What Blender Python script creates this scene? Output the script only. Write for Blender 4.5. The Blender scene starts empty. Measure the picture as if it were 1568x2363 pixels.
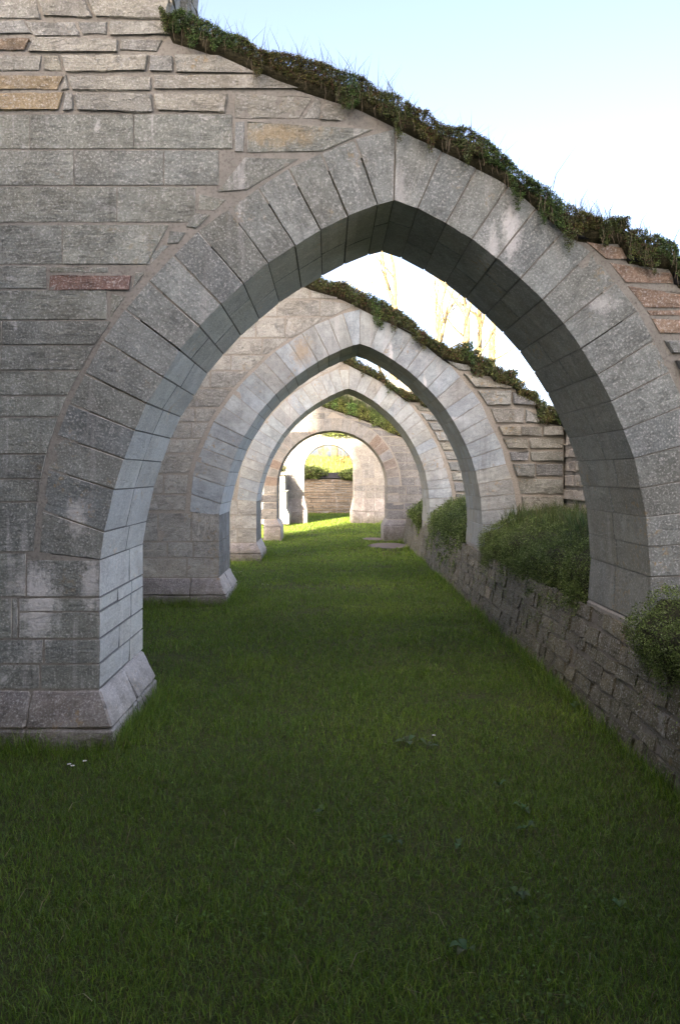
import bpy, bmesh, math, random
import numpy as np
from mathutils import Vector, Matrix, noise
from mathutils.geometry import tessellate_polygon

# ------------------------------------------------------------------ camera, light, exposure
S = bpy.context.scene
C = S.collection
F, U0, V0, H = 1838.0, 757.0, 1096.0, 1.6          # focal length (photo px), vanishing point (px), eye height
cam_data = bpy.data.cameras.new('camera')
cam = bpy.data.objects.new('camera', cam_data); C.objects.link(cam)
cam.location = (0, 0, H); cam.rotation_euler = (math.pi / 2, 0, 0)
cam_data.sensor_fit = 'VERTICAL'; cam_data.sensor_height = 36.0; cam_data.lens = 28.0
cam_data.shift_x = 27.0 / 2363; cam_data.shift_y = -85.5 / 2363
cam_data.clip_start = 0.05; cam_data.clip_end = 3000
S.camera = cam

AZ, EL = math.radians(21.5), math.radians(25.0)      # the sun stands low, behind the camera and to its left
W = bpy.data.worlds.new('World'); S.world = W; W.use_nodes = True
wn = W.node_tree.nodes; wl = W.node_tree.links
bg = wn['Background']
sky = wn.new('ShaderNodeTexSky'); sky.sky_type = 'NISHITA'; sky.sun_disc = False
sky.sun_elevation = EL; sky.sun_rotation = math.pi + AZ
sky.air_density = 0.5; sky.dust_density = 4.0; sky.ozone_density = 1.0
wl.new(sky.outputs[0], bg.inputs[0]); bg.inputs[1].default_value = 0.13
sun_data = bpy.data.lights.new('sun', 'SUN'); sun_data.energy = 5.0; sun_data.angle = math.radians(0.5)
sun_data.color = (1.0, 0.9, 0.74)
sun = bpy.data.objects.new('sun', sun_data); C.objects.link(sun); sun.location = (-8, -20, 14)
SUND = Vector((math.sin(AZ) * math.cos(EL), math.cos(AZ) * math.cos(EL), -math.sin(EL)))
sun.rotation_euler = SUND.to_track_quat('-Z', 'Y').to_euler()
S.view_settings.view_transform = 'Standard'; S.view_settings.look = 'None'
S.view_settings.gamma = 1.0; S.view_settings.use_curve_mapping = False
S.view_settings.exposure = 2.82
S.view_settings.use_white_balance = True; S.view_settings.white_balance_temperature = 7450; S.view_settings.white_balance_tint = 15
S.render.engine = 'CYCLES'
S.cycles.use_denoising = True
S.cycles.max_bounces = 6; S.cycles.diffuse_bounces = 4

rng = random.Random(7)
nrng = np.random.default_rng(7)

# ------------------------------------------------------------------ helpers
def P(u, v, Y):
    return ((u - U0) / F * Y, H - (v - V0) / F * Y)

def tag(o, label=None, cat=None, group=None, kind=None):
    if label: o['label'] = label
    if cat: o['category'] = cat; o['kind'] = kind or 'thing'
    if group: o['group'] = group
    if kind: o['kind'] = kind
    return o

def empty(name, loc):
    o = bpy.data.objects.new(name, None); C.objects.link(o); o.location = loc
    o.empty_display_size = 0.2
    return o

def link(name, me, mat, parent=None, mw=None):
    o = bpy.data.objects.new(name, me); C.objects.link(o)
    if mat is not None: me.materials.append(mat)
    if parent is not None:
        o.parent = parent
        o.matrix_parent_inverse = Matrix.Translation(-Vector(parent.location))
    if mw is not None: o.matrix_basis = mw
    return o

def pymesh(name, verts, faces, smooth=False):
    me = bpy.data.meshes.new(name); me.from_pydata(verts, [], faces); me.update()
    if smooth: me.polygons.foreach_set('use_smooth', [True] * len(me.polygons))
    return me

def lerp(a, b, t): return a + (b - a) * t

def interp(pts, x):
    """piecewise linear through pts sorted by first coordinate"""
    if x <= pts[0][0]: return pts[0][1]
    for (a, ya), (b, yb) in zip(pts, pts[1:]):
        if x <= b: return lerp(ya, yb, (x - a) / max(1e-9, b - a))
    return pts[-1][1]

# ------------------------------------------------------------------ materials
class NT:
    def __init__(s, name):
        s.m = bpy.data.materials.new(name); s.m.use_nodes = True
        s.t = s.m.node_tree; s.n = s.t.nodes; s.b = s.n['Principled BSDF']
        s.b.inputs['Specular IOR Level'].default_value = 0.25
    def add(s, typ, **kw):
        nd = s.n.new(typ)
        for k, v in kw.items(): setattr(nd, k, v)
        return nd
    def link(s, a, b): s.t.links.new(a, b)
    def math(s, op, a, b=None, clamp=False):
        nd = s.add('ShaderNodeMath', operation=op); nd.use_clamp = clamp
        for i, x in enumerate((a, b)):
            if x is None: continue
            if isinstance(x, (int, float)): nd.inputs[i].default_value = x
            else: s.link(x, nd.inputs[i])
        return nd.outputs[0]
    def noise(s, vec, scale, detail=4, rough=0.6, dist=0.0):
        nd = s.add('ShaderNodeTexNoise'); nd.inputs['Scale'].default_value = scale
        nd.inputs['Detail'].default_value = detail; nd.inputs['Roughness'].default_value = rough
        nd.inputs['Distortion'].default_value = dist
        if vec is not None: s.link(vec, nd.inputs['Vector'])
        return nd.outputs[0]
    def ramp(s, fac, stops):
        nd = s.add('ShaderNodeValToRGB'); e = nd.color_ramp.elements
        while len(e) < len(stops): e.new(0.5)
        for i, (p, c) in enumerate(stops):
            e[i].position = p
            e[i].color = (c, c, c, 1) if isinstance(c, (int, float)) else (*c, 1)
        s.link(fac, nd.inputs[0]); return nd.outputs[0]
    def mix(s, fac, a, b, blend='MIX'):
        nd = s.add('ShaderNodeMix', data_type='RGBA', blend_type=blend)
        if isinstance(fac, (int, float)): nd.inputs[0].default_value = fac
        else: s.link(fac, nd.inputs[0])
        for i, x in ((6, a), (7, b)):
            if isinstance(x, tuple): nd.inputs[i].default_value = (*x, 1)
            else: s.link(x, nd.inputs[i])
        return nd.outputs[2]
    def mapping(s, vec, scale=(1, 1, 1)):
        nd = s.add('ShaderNodeMapping'); nd.inputs['Scale'].default_value = scale
        s.link(vec, nd.inputs['Vector']); return nd.outputs[0]

def stone_material(name, tones, tooling=0.0, pitting=1.0, lichen=0.25, ochre=0.06, streak=0.2, algae_shade=0.0, rough_bump=1.0, sky_lift=0.0, stains=()):
    """limestone: each block gets its own tone and its own patch of noise (random per object)"""
    t = NT(name)
    info = t.add('ShaderNodeObjectInfo'); tc = t.add('ShaderNodeTexCoord')
    off = t.add('ShaderNodeVectorMath', operation='SCALE'); off.inputs[0].default_value = (37.0, 91.0, 53.0)
    t.link(info.outputs['Random'], off.inputs['Scale'])
    vec = t.add('ShaderNodeVectorMath', operation='ADD')
    t.link(tc.outputs['Object'], vec.inputs[0]); t.link(off.outputs[0], vec.inputs[1]); v = vec.outputs[0]
    geo = t.add('ShaderNodeNewGeometry')
    world = geo.outputs['Position']
    n = len(tones)
    base = t.ramp(info.outputs['Random'], [((i + .5) / n, c) for i, c in enumerate(tones)])
    # broad mottling inside a block, bedding along its length
    big = t.noise(v, 3.0, 5, .6)
    col = t.mix(t.ramp(big, [(.34, 0.0), (.66, 0.62)]), base, t.mix(1.0, base, (.58, .56, .53), 'MULTIPLY'))
    mid = t.noise(v, 13, 5, .7)
    col = t.mix(t.ramp(mid, [(.38, .34), (.56, 0.0)]), col, t.mix(1.0, col, (.62, .61, .60), 'MULTIPLY'))
    col = t.mix(t.ramp(mid, [(.52, 0.0), (.70, .4)]), col, t.mix(1.0, col, (1.38, 1.37, 1.35), 'MULTIPLY'))
    bed = t.noise(t.mapping(v, (1.4, 3, 7)), 2.6, 6, .66)
    col = t.mix(t.ramp(bed, [(.42, 0.0), (.66, .42)]), col, t.mix(1.0, col, (1.30, 1.29, 1.27), 'MULTIPLY'))
    warm = t.noise(world, 1.3, 3, .5)
    col = t.mix(t.ramp(warm, [(.48, 0.0), (.7, .30)]), col, t.mix(1.0, col, (1.10, .98, .82), 'MULTIPLY'))
    # pale specks of crystalline lime and crustose lichen
    speck = t.noise(v, 80, 3, .75)
    col = t.mix(t.ramp(speck, [(.36, .6 * min(1, .35 + .6 * pitting)), (.47, 0.0)]), col, t.mix(1.0, col, (.55, .54, .53), 'MULTIPLY'))
    cav = t.ramp(t.noise(t.mapping(v, (1, 1, 2.8)), 7.5, 7, .72, .3), [(.575, 0.0), (.625, 1.0)])
    col = t.mix(t.math('MULTIPLY', cav, .22 * min(1, rough_bump)), col, t.mix(1.0, col, (.5, .47, .43), 'MULTIPLY'))
    col = t.mix(t.ramp(speck, [(.54, 0.0), (.66, .7 * min(1, .25 + .7 * pitting))]), col, (.56, .56, .545))
    pit = t.noise(t.mapping(v, (1, 1, 1.7)), 62, 6, .75)
    col = t.mix(t.ramp(pit, [(.30, .7), (.40, 0.0)]), col, (.09, .083, .075))
    crk = t.noise(t.mapping(v, (.9, 2, 7)), 5.5, 7, .7, .6)      # bedding cracks and spalled ledges along the block
    crm = t.ramp(t.math('ABSOLUTE', t.math('SUBTRACT', crk, .5)), [(.0, 1.0), (.03, 0.0)])
    crm = t.math('MULTIPLY', crm, t.ramp(t.noise(v, 4.5, 3, .6), [(.50, 0.0), (.60, 1.0)]))
    col = t.mix(t.math('MULTIPLY', crm, .45 * min(1, rough_bump)), col, (.07, .062, .055))
    chip = t.noise(t.mapping(v, (1, 1, 2.2)), 17, 4, .6)
    col = t.mix(t.ramp(chip, [(.62, 0.0), (.70, .3)]), col, t.mix(1.0, col, (1.45, 1.43, 1.40), 'MULTIPLY'))
    if lichen:
        l = t.noise(world, 5.5, 8, .68, .4)
        col = t.mix(t.math('MULTIPLY', t.ramp(l, [(.60, 0.0), (.68, 1.0)]), lichen), col, (.56, .56, .55))
    if streak:
        sv = t.noise(t.mapping(world, (7, 7, .55)), 1.0, 4, .6)
        col = t.mix(t.math('MULTIPLY', t.ramp(sv, [(.57, 0.0), (.66, 1.0)]), streak), col, (.58, .57, .57))
        sd = t.noise(t.mapping(world, (5, 5, .4)), 1.7, 4, .6)
        col = t.mix(t.math('MULTIPLY', t.ramp(sd, [(.60, 0.0), (.72, 1.0)]), streak), col, (.10, .095, .085))
    for (cx, cy, cz, rx, rz, c_, k_) in stains:   # lime run-off and orange lichen at their own places
        mp = t.add('ShaderNodeMapping'); mp.inputs['Location'].default_value = (-cx / rx, -cy / .5, -cz / rz); mp.inputs['Scale'].default_value = (1 / rx, 2, 1 / rz)
        t.link(world, mp.inputs['Vector'])
        ln = t.add('ShaderNodeVectorMath', operation='LENGTH'); t.link(mp.outputs[0], ln.inputs[0])
        nn_ = t.noise(t.mapping(world, (9, 9, 4)), 2.2, 7, .7)
        n2_ = t.noise(world, 38, 5, .75)
        f_ = t.ramp(t.math('SUBTRACT', t.math('ADD', t.math('ADD', t.math('MULTIPLY', nn_, .6), t.math('MULTIPLY', n2_, .6)), .18), t.math('MULTIPLY', ln.outputs['Value'], .34)), [(.44, 0.0), (.66, 1.0)])
        col = t.mix(t.math('MULTIPLY', f_, k_), col, c_)
    if ochre:
        o1 = t.noise(world, 2.4, 2, .5); o2 = t.noise(world, 22, 4, .7)
        om = t.math('MULTIPLY', t.ramp(o1, [(.56, 0.0), (.66, 1.0)]), t.ramp(o2, [(.56, 0.0), (.63, 1.0)]))
        col = t.mix(t.math('MULTIPLY', om, min(1, ochre * 10)), col, (.36, .22, .06))
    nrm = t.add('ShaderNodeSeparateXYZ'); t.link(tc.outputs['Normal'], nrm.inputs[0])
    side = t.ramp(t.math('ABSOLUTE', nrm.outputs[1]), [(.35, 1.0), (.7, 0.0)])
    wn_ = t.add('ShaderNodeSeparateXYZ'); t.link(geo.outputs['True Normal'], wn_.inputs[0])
    if sky_lift: # sky light painted in: side faces lightened by normal, most towards the right
        cm = t.math('MULTIPLY', side, t.ramp(t.math('ADD', t.math('MULTIPLY', wn_.outputs[0], .5), .5), [(.15, .12 * sky_lift), (.55, .45 * sky_lift), (.80, sky_lift)]))
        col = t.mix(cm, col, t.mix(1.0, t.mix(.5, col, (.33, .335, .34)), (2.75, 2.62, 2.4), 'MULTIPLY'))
    if algae_shade:
        a = t.noise(t.mapping(world, (2.6, 3.5, .9)), 1.8, 5, .65)   # olive algae stain plus painted shade, on soffits and faces turned left
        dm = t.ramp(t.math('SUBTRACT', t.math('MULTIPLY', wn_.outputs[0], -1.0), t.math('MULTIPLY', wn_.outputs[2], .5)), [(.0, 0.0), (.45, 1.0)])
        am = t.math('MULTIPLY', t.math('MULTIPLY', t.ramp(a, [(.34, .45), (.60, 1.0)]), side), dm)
        col = t.mix(t.math('MULTIPLY', am, algae_shade), col, (.25, .225, .15))
    wz = t.add('ShaderNodeSeparateXYZ'); t.link(world, wz.inputs[0])
    dz_ = t.math('ADD', wz.outputs[2], t.math('MULTIPLY', t.math('SUBTRACT', t.noise(world, 7, 4, .65), .5), .5))
    col = t.mix(t.math('MULTIPLY', t.ramp(dz_, [(.0, .75), (.26, 0.0)]), .8), col, t.mix(.5, t.mix(1.0, col, (.6, .58, .45), 'MULTIPLY'), (.10, .10, .06)))
    t.link(col, t.b.inputs['Base Color']); t.b.inputs['Roughness'].default_value = .92
    h = t.math('ADD', t.math('MULTIPLY', t.noise(v, 10, 6, .68), 1.2 * rough_bump), t.math('MULTIPLY', pit, .55 * pitting))
    h = t.math('ADD', h, t.math('MULTIPLY', speck, .22))
    h = t.math('SUBTRACT', h, t.math('MULTIPLY', cav, .9 * rough_bump))
    h = t.math('SUBTRACT', h, t.math('MULTIPLY', crm, .8 * min(1, rough_bump)))
    h = t.math('ADD', h, t.math('MULTIPLY', t.ramp(chip, [(.55, 0.0), (.68, 1.0)]), .35 * rough_bump))
    h = t.math('ADD', h, t.math('MULTIPLY', bed, .5 * rough_bump))
    if tooling:
        wv = t.add('ShaderNodeTexWave', wave_type='BANDS', bands_direction='Z')
        wv.inputs['Scale'].default_value = 46; wv.inputs['Distortion'].default_value = 6; wv.inputs['Detail'].default_value = 4
        wv.inputs['Detail Scale'].default_value = 1.4
        t.link(v, wv.inputs['Vector'])
        tm = t.math('MULTIPLY', t.ramp(t.noise(v, 4, 3, .6), [(.38, 0.1), (.62, 1.0)]), t.ramp(info.outputs['Random'], [(.2, .15), (.8, 1.0)]))
        ns = t.add('ShaderNodeSeparateXYZ'); t.link(tc.outputs['Normal'], ns.inputs[0])
        tm = t.math('MULTIPLY', tm, t.ramp(t.math('MULTIPLY', ns.outputs[1], -1.0), [(.5, 0.0), (.8, 1.0)]))
        h = t.math('ADD', h, t.math('MULTIPLY', t.math('MULTIPLY', wv.outputs['Fac'], tm), tooling))
    bp = t.add('ShaderNodeBump'); bp.inputs['Strength'].default_value = .6; bp.inputs['Distance'].default_value = .018
    t.link(h, bp.inputs['Height']); t.link(bp.outputs[0], t.b.inputs['Normal'])
    return t.m

WHITE, ORANGE = (.66, .66, .65), (.42, .25, .06)
GREY = [(.248, .272, .249), (.292, .321, .294), (.218, .243, .234), (.302, .330, .294), (.257, .290, .282), (.277, .292, .251), (.233, .259, .246)]
CUT = [(.203, .233, .234), (.258, .291, .289), (.215, .239, .230), (.286, .318, .310), (.189, .217, .223), (.239, .262, .246), (.268, .301, .294), (.206, .226, .211)]
M_ash = stone_material('weathered_ashlar', GREY, tooling=.10, lichen=.6, streak=.5, ochre=.02, sky_lift=1.0, rough_bump=.8, stains=[(-1.72, 4.75, .83, .13, .30, WHITE, .75), (-1.42, 4.75, .95, .06, .2, WHITE, .6), (-.28, 4.75, 3.63, .28, .09, ORANGE, .32), (-1.9, 4.75, .25, .3, .1, WHITE, .35)])
M_vou = stone_material('tooled_limestone', CUT, tooling=.15, lichen=.12, streak=.22, ochre=.06, algae_shade=.38, rough_bump=.55, sky_lift=.9, stains=[(1.09, 4.75, 3.05, .07, .22, WHITE, .7), (.98, 4.75, 2.97, .05, .13, WHITE, .6), (-1.5, 4.75, 1.35, .08, .14, WHITE, .5), (.42, 4.75, 3.3, .05, .2, WHITE, .4), (1.62, 4.75, 2.62, .12, .06, WHITE, .4)])
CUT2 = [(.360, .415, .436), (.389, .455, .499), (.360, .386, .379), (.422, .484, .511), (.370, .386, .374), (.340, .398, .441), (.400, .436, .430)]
M_vou2 = stone_material('smooth_pale_limestone', CUT2, tooling=.12, lichen=.05, streak=.3, ochre=.05, algae_shade=.55, pitting=.35, rough_bump=.3, sky_lift=.6, stains=[(-.33, 9.93, 3.14, .16, .22, ORANGE, .4), (1.2, 9.93, 2.72, .03, .2, WHITE, .8), (.78, 9.93, 3.1, .03, .2, WHITE, .8), (1.5, 9.93, 2.3, .2, .03, WHITE, .6)])
M_ash2 = stone_material('pale_grey_ashlar', [(.364, .371, .341), (.396, .410, .385), (.343, .348, .319), (.407, .410, .374)], lichen=.35, streak=.15, ochre=.03)
M_rub = stone_material('rough_rubble_stone', [(.276, .298, .281), (.227, .250, .250), (.311, .327, .291), (.252, .270, .271), (.201, .217, .224), (.318, .318, .260), (.294, .327, .323)], lichen=.4, streak=.1, ochre=.05, rough_bump=1.8)
M_old = stone_material('ragged_brown_stone', [(.325, .331, .298), (.374, .371, .320), (.289, .304, .291), (.349, .345, .291)], lichen=.35, streak=.15, ochre=.05, rough_bump=2.2)
M_cream = stone_material('cream_lime_stone', [(.450, .414, .342), (.486, .450, .387), (.414, .387, .342)], lichen=.1, streak=.1, ochre=.03, rough_bump=1.4)
M_ochre = stone_material('ochre_stone', [(.36, .30, .20), (.34, .285, .20)], lichen=.3, streak=.1, ochre=.0, rough_bump=1.6)
M_red = stone_material('red_sandstone', [(.235, .16, .14), (.245, .175, .15)], lichen=.3, streak=0, ochre=0, rough_bump=2.0)
M_pink = stone_material('banded_pink_sandstone', [(.330, .247, .187), (.350, .263, .204), (.310, .231, .182)], tooling=.15, lichen=.1, streak=.05, ochre=.02, rough_bump=.7)
M_low = stone_material('damp_dark_stone', [(.170, .161, .111), (.204, .187, .131), (.142, .133, .095), (.182, .166, .115), (.221, .203, .137)], lichen=.3, streak=.12, ochre=.03, rough_bump=2.2)
M_brown = stone_material('brown_coursed_stone', [(.27, .215, .15), (.30, .245, .18), (.24, .19, .135)], lichen=.1, streak=.3, ochre=.03, rough_bump=1.4)
M_plinth = stone_material('stained_plinth_stone', [(.250, .240, .230), (.275, .260, .250), (.231, .227, .223)], lichen=.35, streak=.2, ochre=.05, rough_bump=1.0, sky_lift=.75)

def mortar_material(name, a, b):
    t = NT(name); tc = t.add('ShaderNodeTexCoord'); v = tc.outputs['Object']
    f = t.noise(v, 6, 6, .65)
    col = t.mix(t.ramp(f, [(.3, 0.0), (.7, 1.0)]), a, b)
    g = t.noise(v, 60, 4, .7)
    col = t.mix(t.ramp(g, [(.3, .6), (.5, 0.0)]), col, (.07, .06, .05))
    t.link(col, t.b.inputs['Base Color']); t.b.inputs['Roughness'].default_value = .95
    bp = t.add('ShaderNodeBump'); bp.inputs['Strength'].default_value = .6; bp.inputs['Distance'].default_value = .012
    t.link(t.math('ADD', f, t.math('MULTIPLY', g, .5)), bp.inputs['Height']); t.link(bp.outputs[0], t.b.inputs['Normal'])
    return t.m
M_mortar = mortar_material('lime_mortar', (.20, .194, .174), (.275, .266, .24))
M_mortar2 = mortar_material('pale_lime_mortar', (.28, .262, .225), (.34, .32, .28))
M_mortdark = mortar_material('dark_mortar', (.15, .136, .112), (.21, .19, .158))

def plain(name, col, rough=.8, spec=.25):
    t = NT(name); t.b.inputs['Base Color'].default_value = (*col, 1); t.b.inputs['Roughness'].default_value = rough
    t.b.inputs['Specular IOR Level'].default_value = spec
    return t
def noisy(name, a, b, scale, rough=.9, bump=.5, dist=.02):
    t = NT(name); tc = t.add('ShaderNodeTexCoord'); f = t.noise(tc.outputs['Object'], scale, 6, .65)
    t.link(t.mix(t.ramp(f, [(.32, 0.0), (.68, 1.0)]), a, b), t.b.inputs['Base Color']); t.b.inputs['Roughness'].default_value = rough
    bp = t.add('ShaderNodeBump'); bp.inputs['Strength'].default_value = bump; bp.inputs['Distance'].default_value = dist
    t.link(f, bp.inputs['Height']); t.link(bp.outputs[0], t.b.inputs['Normal'])
    return t.m
M_liner = noisy('black_plastic_edging', (.010, .010, .012), (.028, .028, .032), 30, .55, .5, .01)
M_slate = noisy('dark_slate_coping', (.03, .03, .04), (.05, .05, .062), 12, .6, .3, .01)
M_soil = noisy('dark_peaty_soil', (.030, .030, .016), (.075, .066, .036), 25, .95, .8, .03)
M_turf = noisy('turf_thatch', (.035, .05, .012), (.075, .072, .026), 30, .95, .6, .03)
M_gravel = noisy('worn_gravel', (.15, .125, .105), (.25, .21, .185), 60, .95, .8, .02)

def leaf_material(name, trans=.25, rough=.68):
    """green tissue whose hue comes from the vertex attribute 'tint' (a colour of the leaf itself)"""
    t = NT(name); at = t.add('ShaderNodeAttribute'); at.attribute_name = 'tint'
    t.link(at.outputs['Color'], t.b.inputs['Base Color']); t.b.inputs['Roughness'].default_value = rough; t.b.inputs['Specular IOR Level'].default_value = .12
    tr = t.add('ShaderNodeBsdfTranslucent'); t.link(at.outputs['Color'], tr.inputs['Color'])
    mx = t.add('ShaderNodeMixShader'); mx.inputs[0].default_value = trans
    t.link(t.b.outputs[0], mx.inputs[1]); t.link(tr.outputs[0], mx.inputs[2])
    t.link(mx.outputs[0], t.n['Material Output'].inputs['Surface'])
    return t.m
M_leaf = leaf_material('leaf_tissue'); M_blade = leaf_material('grass_tissue', .3, .5); M_blade.node_tree.nodes['Principled BSDF'].inputs['Specular IOR Level'].default_value = .35
M_bark = noisy('pale_birch_bark', (.10, .082, .046), (.25, .205, .12), 9, .9, .5, .03)
M_twig = noisy('dark_twig_bark', (.10, .08, .055), (.17, .14, .10), 12, .9, .4, .02)

# ------------------------------------------------------------------ stones
def stone(parent, quad, O=(0, 0, 0), A=(1, 0, 0), B=(0, 0, 1), n0=0.0, n1=.25, mat=None, rough=.006, bev=.012, gap=.006,
          cell=.09, name='stone', ragged=.004):
    """One block: quad = 4 face corners (a, b) in the wall's plane; the face lies n0 behind the plane, the tail at n1.
    Grid face with worn arrises; its own origin and axes so that its grain runs along its length."""
    q = [Vector((p[0], p[1])) for p in quad]
    area = sum(q[i].x * q[(i + 1) % 4].y - q[(i + 1) % 4].x * q[i].y for i in range(4))
    if area < 0: q.reverse()
    if abs(area) < .0012: return None
    e0 = (q[1] - q[0]).length + (q[2] - q[3]).length; e1 = (q[2] - q[1]).length + (q[3] - q[0]).length
    if e1 > e0: q = q[1:] + q[:1]                     # long side first
    c = (q[0] + q[1] + q[2] + q[3]) / 4
    d = (q[1] + q[2] - q[0] - q[3]).normalized()
    if d.x < -0.01 or (abs(d.x) <= .01 and d.y < 0): # keep grain direction tidy
        q = q[2:] + q[:2]; d = -d
    up = Vector((-d.y, d.x))
    L = ((q[1] - q[0]).length + (q[2] - q[3]).length) / 2; Hh = ((q[2] - q[1]).length + (q[3] - q[0]).length) / 2
    loc = [((p - c).dot(d), (p - c).dot(up)) for p in q]
    gu, gv = min(.2, gap / max(L, .01)), min(.2, gap / max(Hh, .01))
    def bil(u, v):
        u = gu + u * (1 - 2 * gu); v = gv + v * (1 - 2 * gv)
        x = lerp(lerp(loc[0][0], loc[1][0], u), lerp(loc[3][0], loc[2][0], u), v)
        z = lerp(lerp(loc[0][1], loc[1][1], u), lerp(loc[3][1], loc[2][1], u), v)
        return x, z
    nu = max(1, min(20, round(L / cell))); nv = max(1, min(7, round(Hh / cell)))
    bu, bv = min(.3, bev / L), min(.3, bev / Hh)
    us = [0, bu] + [lerp(bu, 1 - bu, i / nu) for i in range(1, nu)] + [1 - bu, 1]
    vs = [0, bv] + [lerp(bv, 1 - bv, i / nv) for i in range(1, nv)] + [1 - bv, 1]
    NU, NV = len(us), len(vs)
    seed = Vector((rng.uniform(-99, 99), rng.uniform(-99, 99), rng.uniform(-99, 99)))
    tilt_u, tilt_v = rng.uniform(-.4, .4) * rough, rng.uniform(-.4, .4) * rough
    verts, faces = [], []
    for j, v in enumerate(vs):
        for i, u in enumerate(us):
            x, z = bil(u, v)
            edge = i in (0, NU - 1) or j in (0, NV - 1)
            k = Vector((x * 6, z * 9, 0)) + seed
            dn = noise.noise(k) * rough + noise.noise(k * 2.7) * rough * .7 + (abs(noise.noise(k * 5.3)) - .25) * rough * .8 + tilt_u * (u - .5) * 2 + tilt_v * (v - .5) * 2
            if edge:
                r = abs(noise.noise(k * 1.3)) * ragged * 2
                x -= math.copysign(min(r, abs(x) * .5), x) if i in (0, NU - 1) else 0
                z -= math.copysign(min(r, abs(z) * .5), z) if j in (0, NV - 1) else 0
                y = n0 + bev * .8 + max(-bev * .4, dn * .5)
            else:
                y = n0 - dn
            verts.append((x, y, z))
    for j in range(NV - 1):
        for i in range(NU - 1):
            a = j * NU + i; faces.append((a, a + 1, a + NU + 1, a + NU))
    ring = [i for i in range(NU)] + [j * NU + NU - 1 for j in range(1, NV)] + [(NV - 1) * NU + i for i in range(NU - 2, -1, -1)] + [j * NU for j in range(NV - 2, 0, -1)]
    base = len(verts)
    for r in ring: verts.append((verts[r][0], n1, verts[r][2]))
    m = len(ring)
    for i in range(m):
        faces.append((ring[(i + 1) % m], ring[i], base + i, base + (i + 1) % m))
    faces.append(tuple(base + i for i in range(m)))
    me = bpy.data.meshes.new(name); me.from_pydata(verts, [], faces); me.update()
    nf = (NU - 1) * (NV - 1)
    inner = lambda i: i < nf and 0 < i % (NU - 1) < NU - 2 and 0 < i // (NU - 1) < NV - 2
    me.polygons.foreach_set('use_smooth', [inner(i) for i in range(len(me.polygons))])
    if NU > 3 and NV > 3: # keep the worn arris crisp: no smoothing across it
        ev = np.empty(len(me.edges) * 2, np.int32); me.edges.foreach_get('vertices', ev); ev = ev.reshape(-1, 2)
        vi, vj = ev % NU, ev // NU
        on = (ev < NU * NV) & (((vi == 1) | (vi == NU - 2)) & (vj > 0) & (vj < NV - 1) | ((vj == 1) | (vj == NV - 2)) & (vi > 0) & (vi < NU - 1))
        same = (vi[:, 0] == vi[:, 1]) & ((vi[:, 0] == 1) | (vi[:, 0] == NU - 2)) | (vj[:, 0] == vj[:, 1]) & ((vj[:, 0] == 1) | (vj[:, 0] == NV - 2))
        me.attributes.new('sharp_edge', 'BOOLEAN', 'EDGE').data.foreach_set('value', on.all(1) & same)
    Av, Bv = Vector(A), Vector(B); Nv = -(Av.cross(Bv))
    ax = Av * d.x + Bv * d.y; bx = Av * up.x + Bv * up.y
    mw = Matrix.Identity(4)
    mw.col[0][:3] = ax; mw.col[1][:3] = Nv; mw.col[2][:3] = bx
    mw.translation = Vector(O) + Av * c.x + Bv * c.y
    return link(name, me, mat, parent, mw)

def block(parent, lower, upper, zb, zt, mat, name='plinth_stone', bev=.012, rough=.006):
    """hexahedral block, e.g. a chamfered plinth course: lower / upper = (x0, y0, x1, y1) at zb / zt"""
    def rect(r, z): return [(r[0], r[1], z), (r[2], r[1], z), (r[2], r[3], z), (r[0], r[3], z)]
    vs = rect(lower, zb) + rect(upper, zt)
    c = Vector((sum(v[0] for v in vs) / 8, sum(v[1] for v in vs) / 8, sum(v[2] for v in vs) / 8))
    bm = bmesh.new()
    bv = [bm.verts.new(Vector(v) - c) for v in vs]
    for f in ((0, 1, 5, 4), (1, 2, 6, 5), (2, 3, 7, 6), (3, 0, 4, 7), (4, 5, 6, 7), (3, 2, 1, 0)):
        bm.faces.new([bv[i] for i in f])
    bmesh.ops.bevel(bm, geom=bm.edges[:], offset=bev, segments=1, affect='EDGES')
    if name in ('plinth_stone', 'cap_stone'): bmesh.ops.subdivide_edges(bm, edges=bm.edges[:], cuts=3, use_grid_fill=True)
    for v in bm.verts:
        k = v.co * 5 + c
        v.co += Vector((noise.noise(k), noise.noise(k + Vector((9, 3, 1))), noise.noise(k + Vector((4, 7, 2))))) * rough
        if name == 'plinth_stone': v.co += Vector((noise.noise(k * 3.1), noise.noise(k * 3.1 + Vector((9, 3, 1))), noise.noise(k * 3.1 + Vector((4, 7, 2))))) * .008
    me = bpy.data.meshes.new(name); bm.to_mesh(me); bm.free()
    return link(name, me, mat, parent, Matrix.Translation(c))

def prism(parent, poly, y0, y1, mat, name):
    """extrude a (possibly concave) outline in the XZ plane from y0 to y1"""
    n = len(poly)
    if sum(poly[i][0] * poly[(i + 1) % n][1] - poly[(i + 1) % n][0] * poly[i][1] for i in range(n)) < 0: poly = poly[::-1]
    tri = tessellate_polygon([[Vector((x, z, 0)) for x, z in poly]])
    V = [(x, y0, z) for x, z in poly] + [(x, y1, z) for x, z in poly]; Fc = []
    for a, b_, c in tri:
        (ax, az), (bx, bz), (cx, cz) = poly[a], poly[b_], poly[c]
        if (bx - ax) * (cz - az) - (cx - ax) * (bz - az) < 0: b_, c = c, b_
        Fc += [(a, b_, c), (n + a, n + c, n + b_)]
    for i in range(n): Fc.append(((i + 1) % n, i, n + i, n + (i + 1) % n))
    return link(name, pymesh(name, V, Fc), mat, parent)

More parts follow.
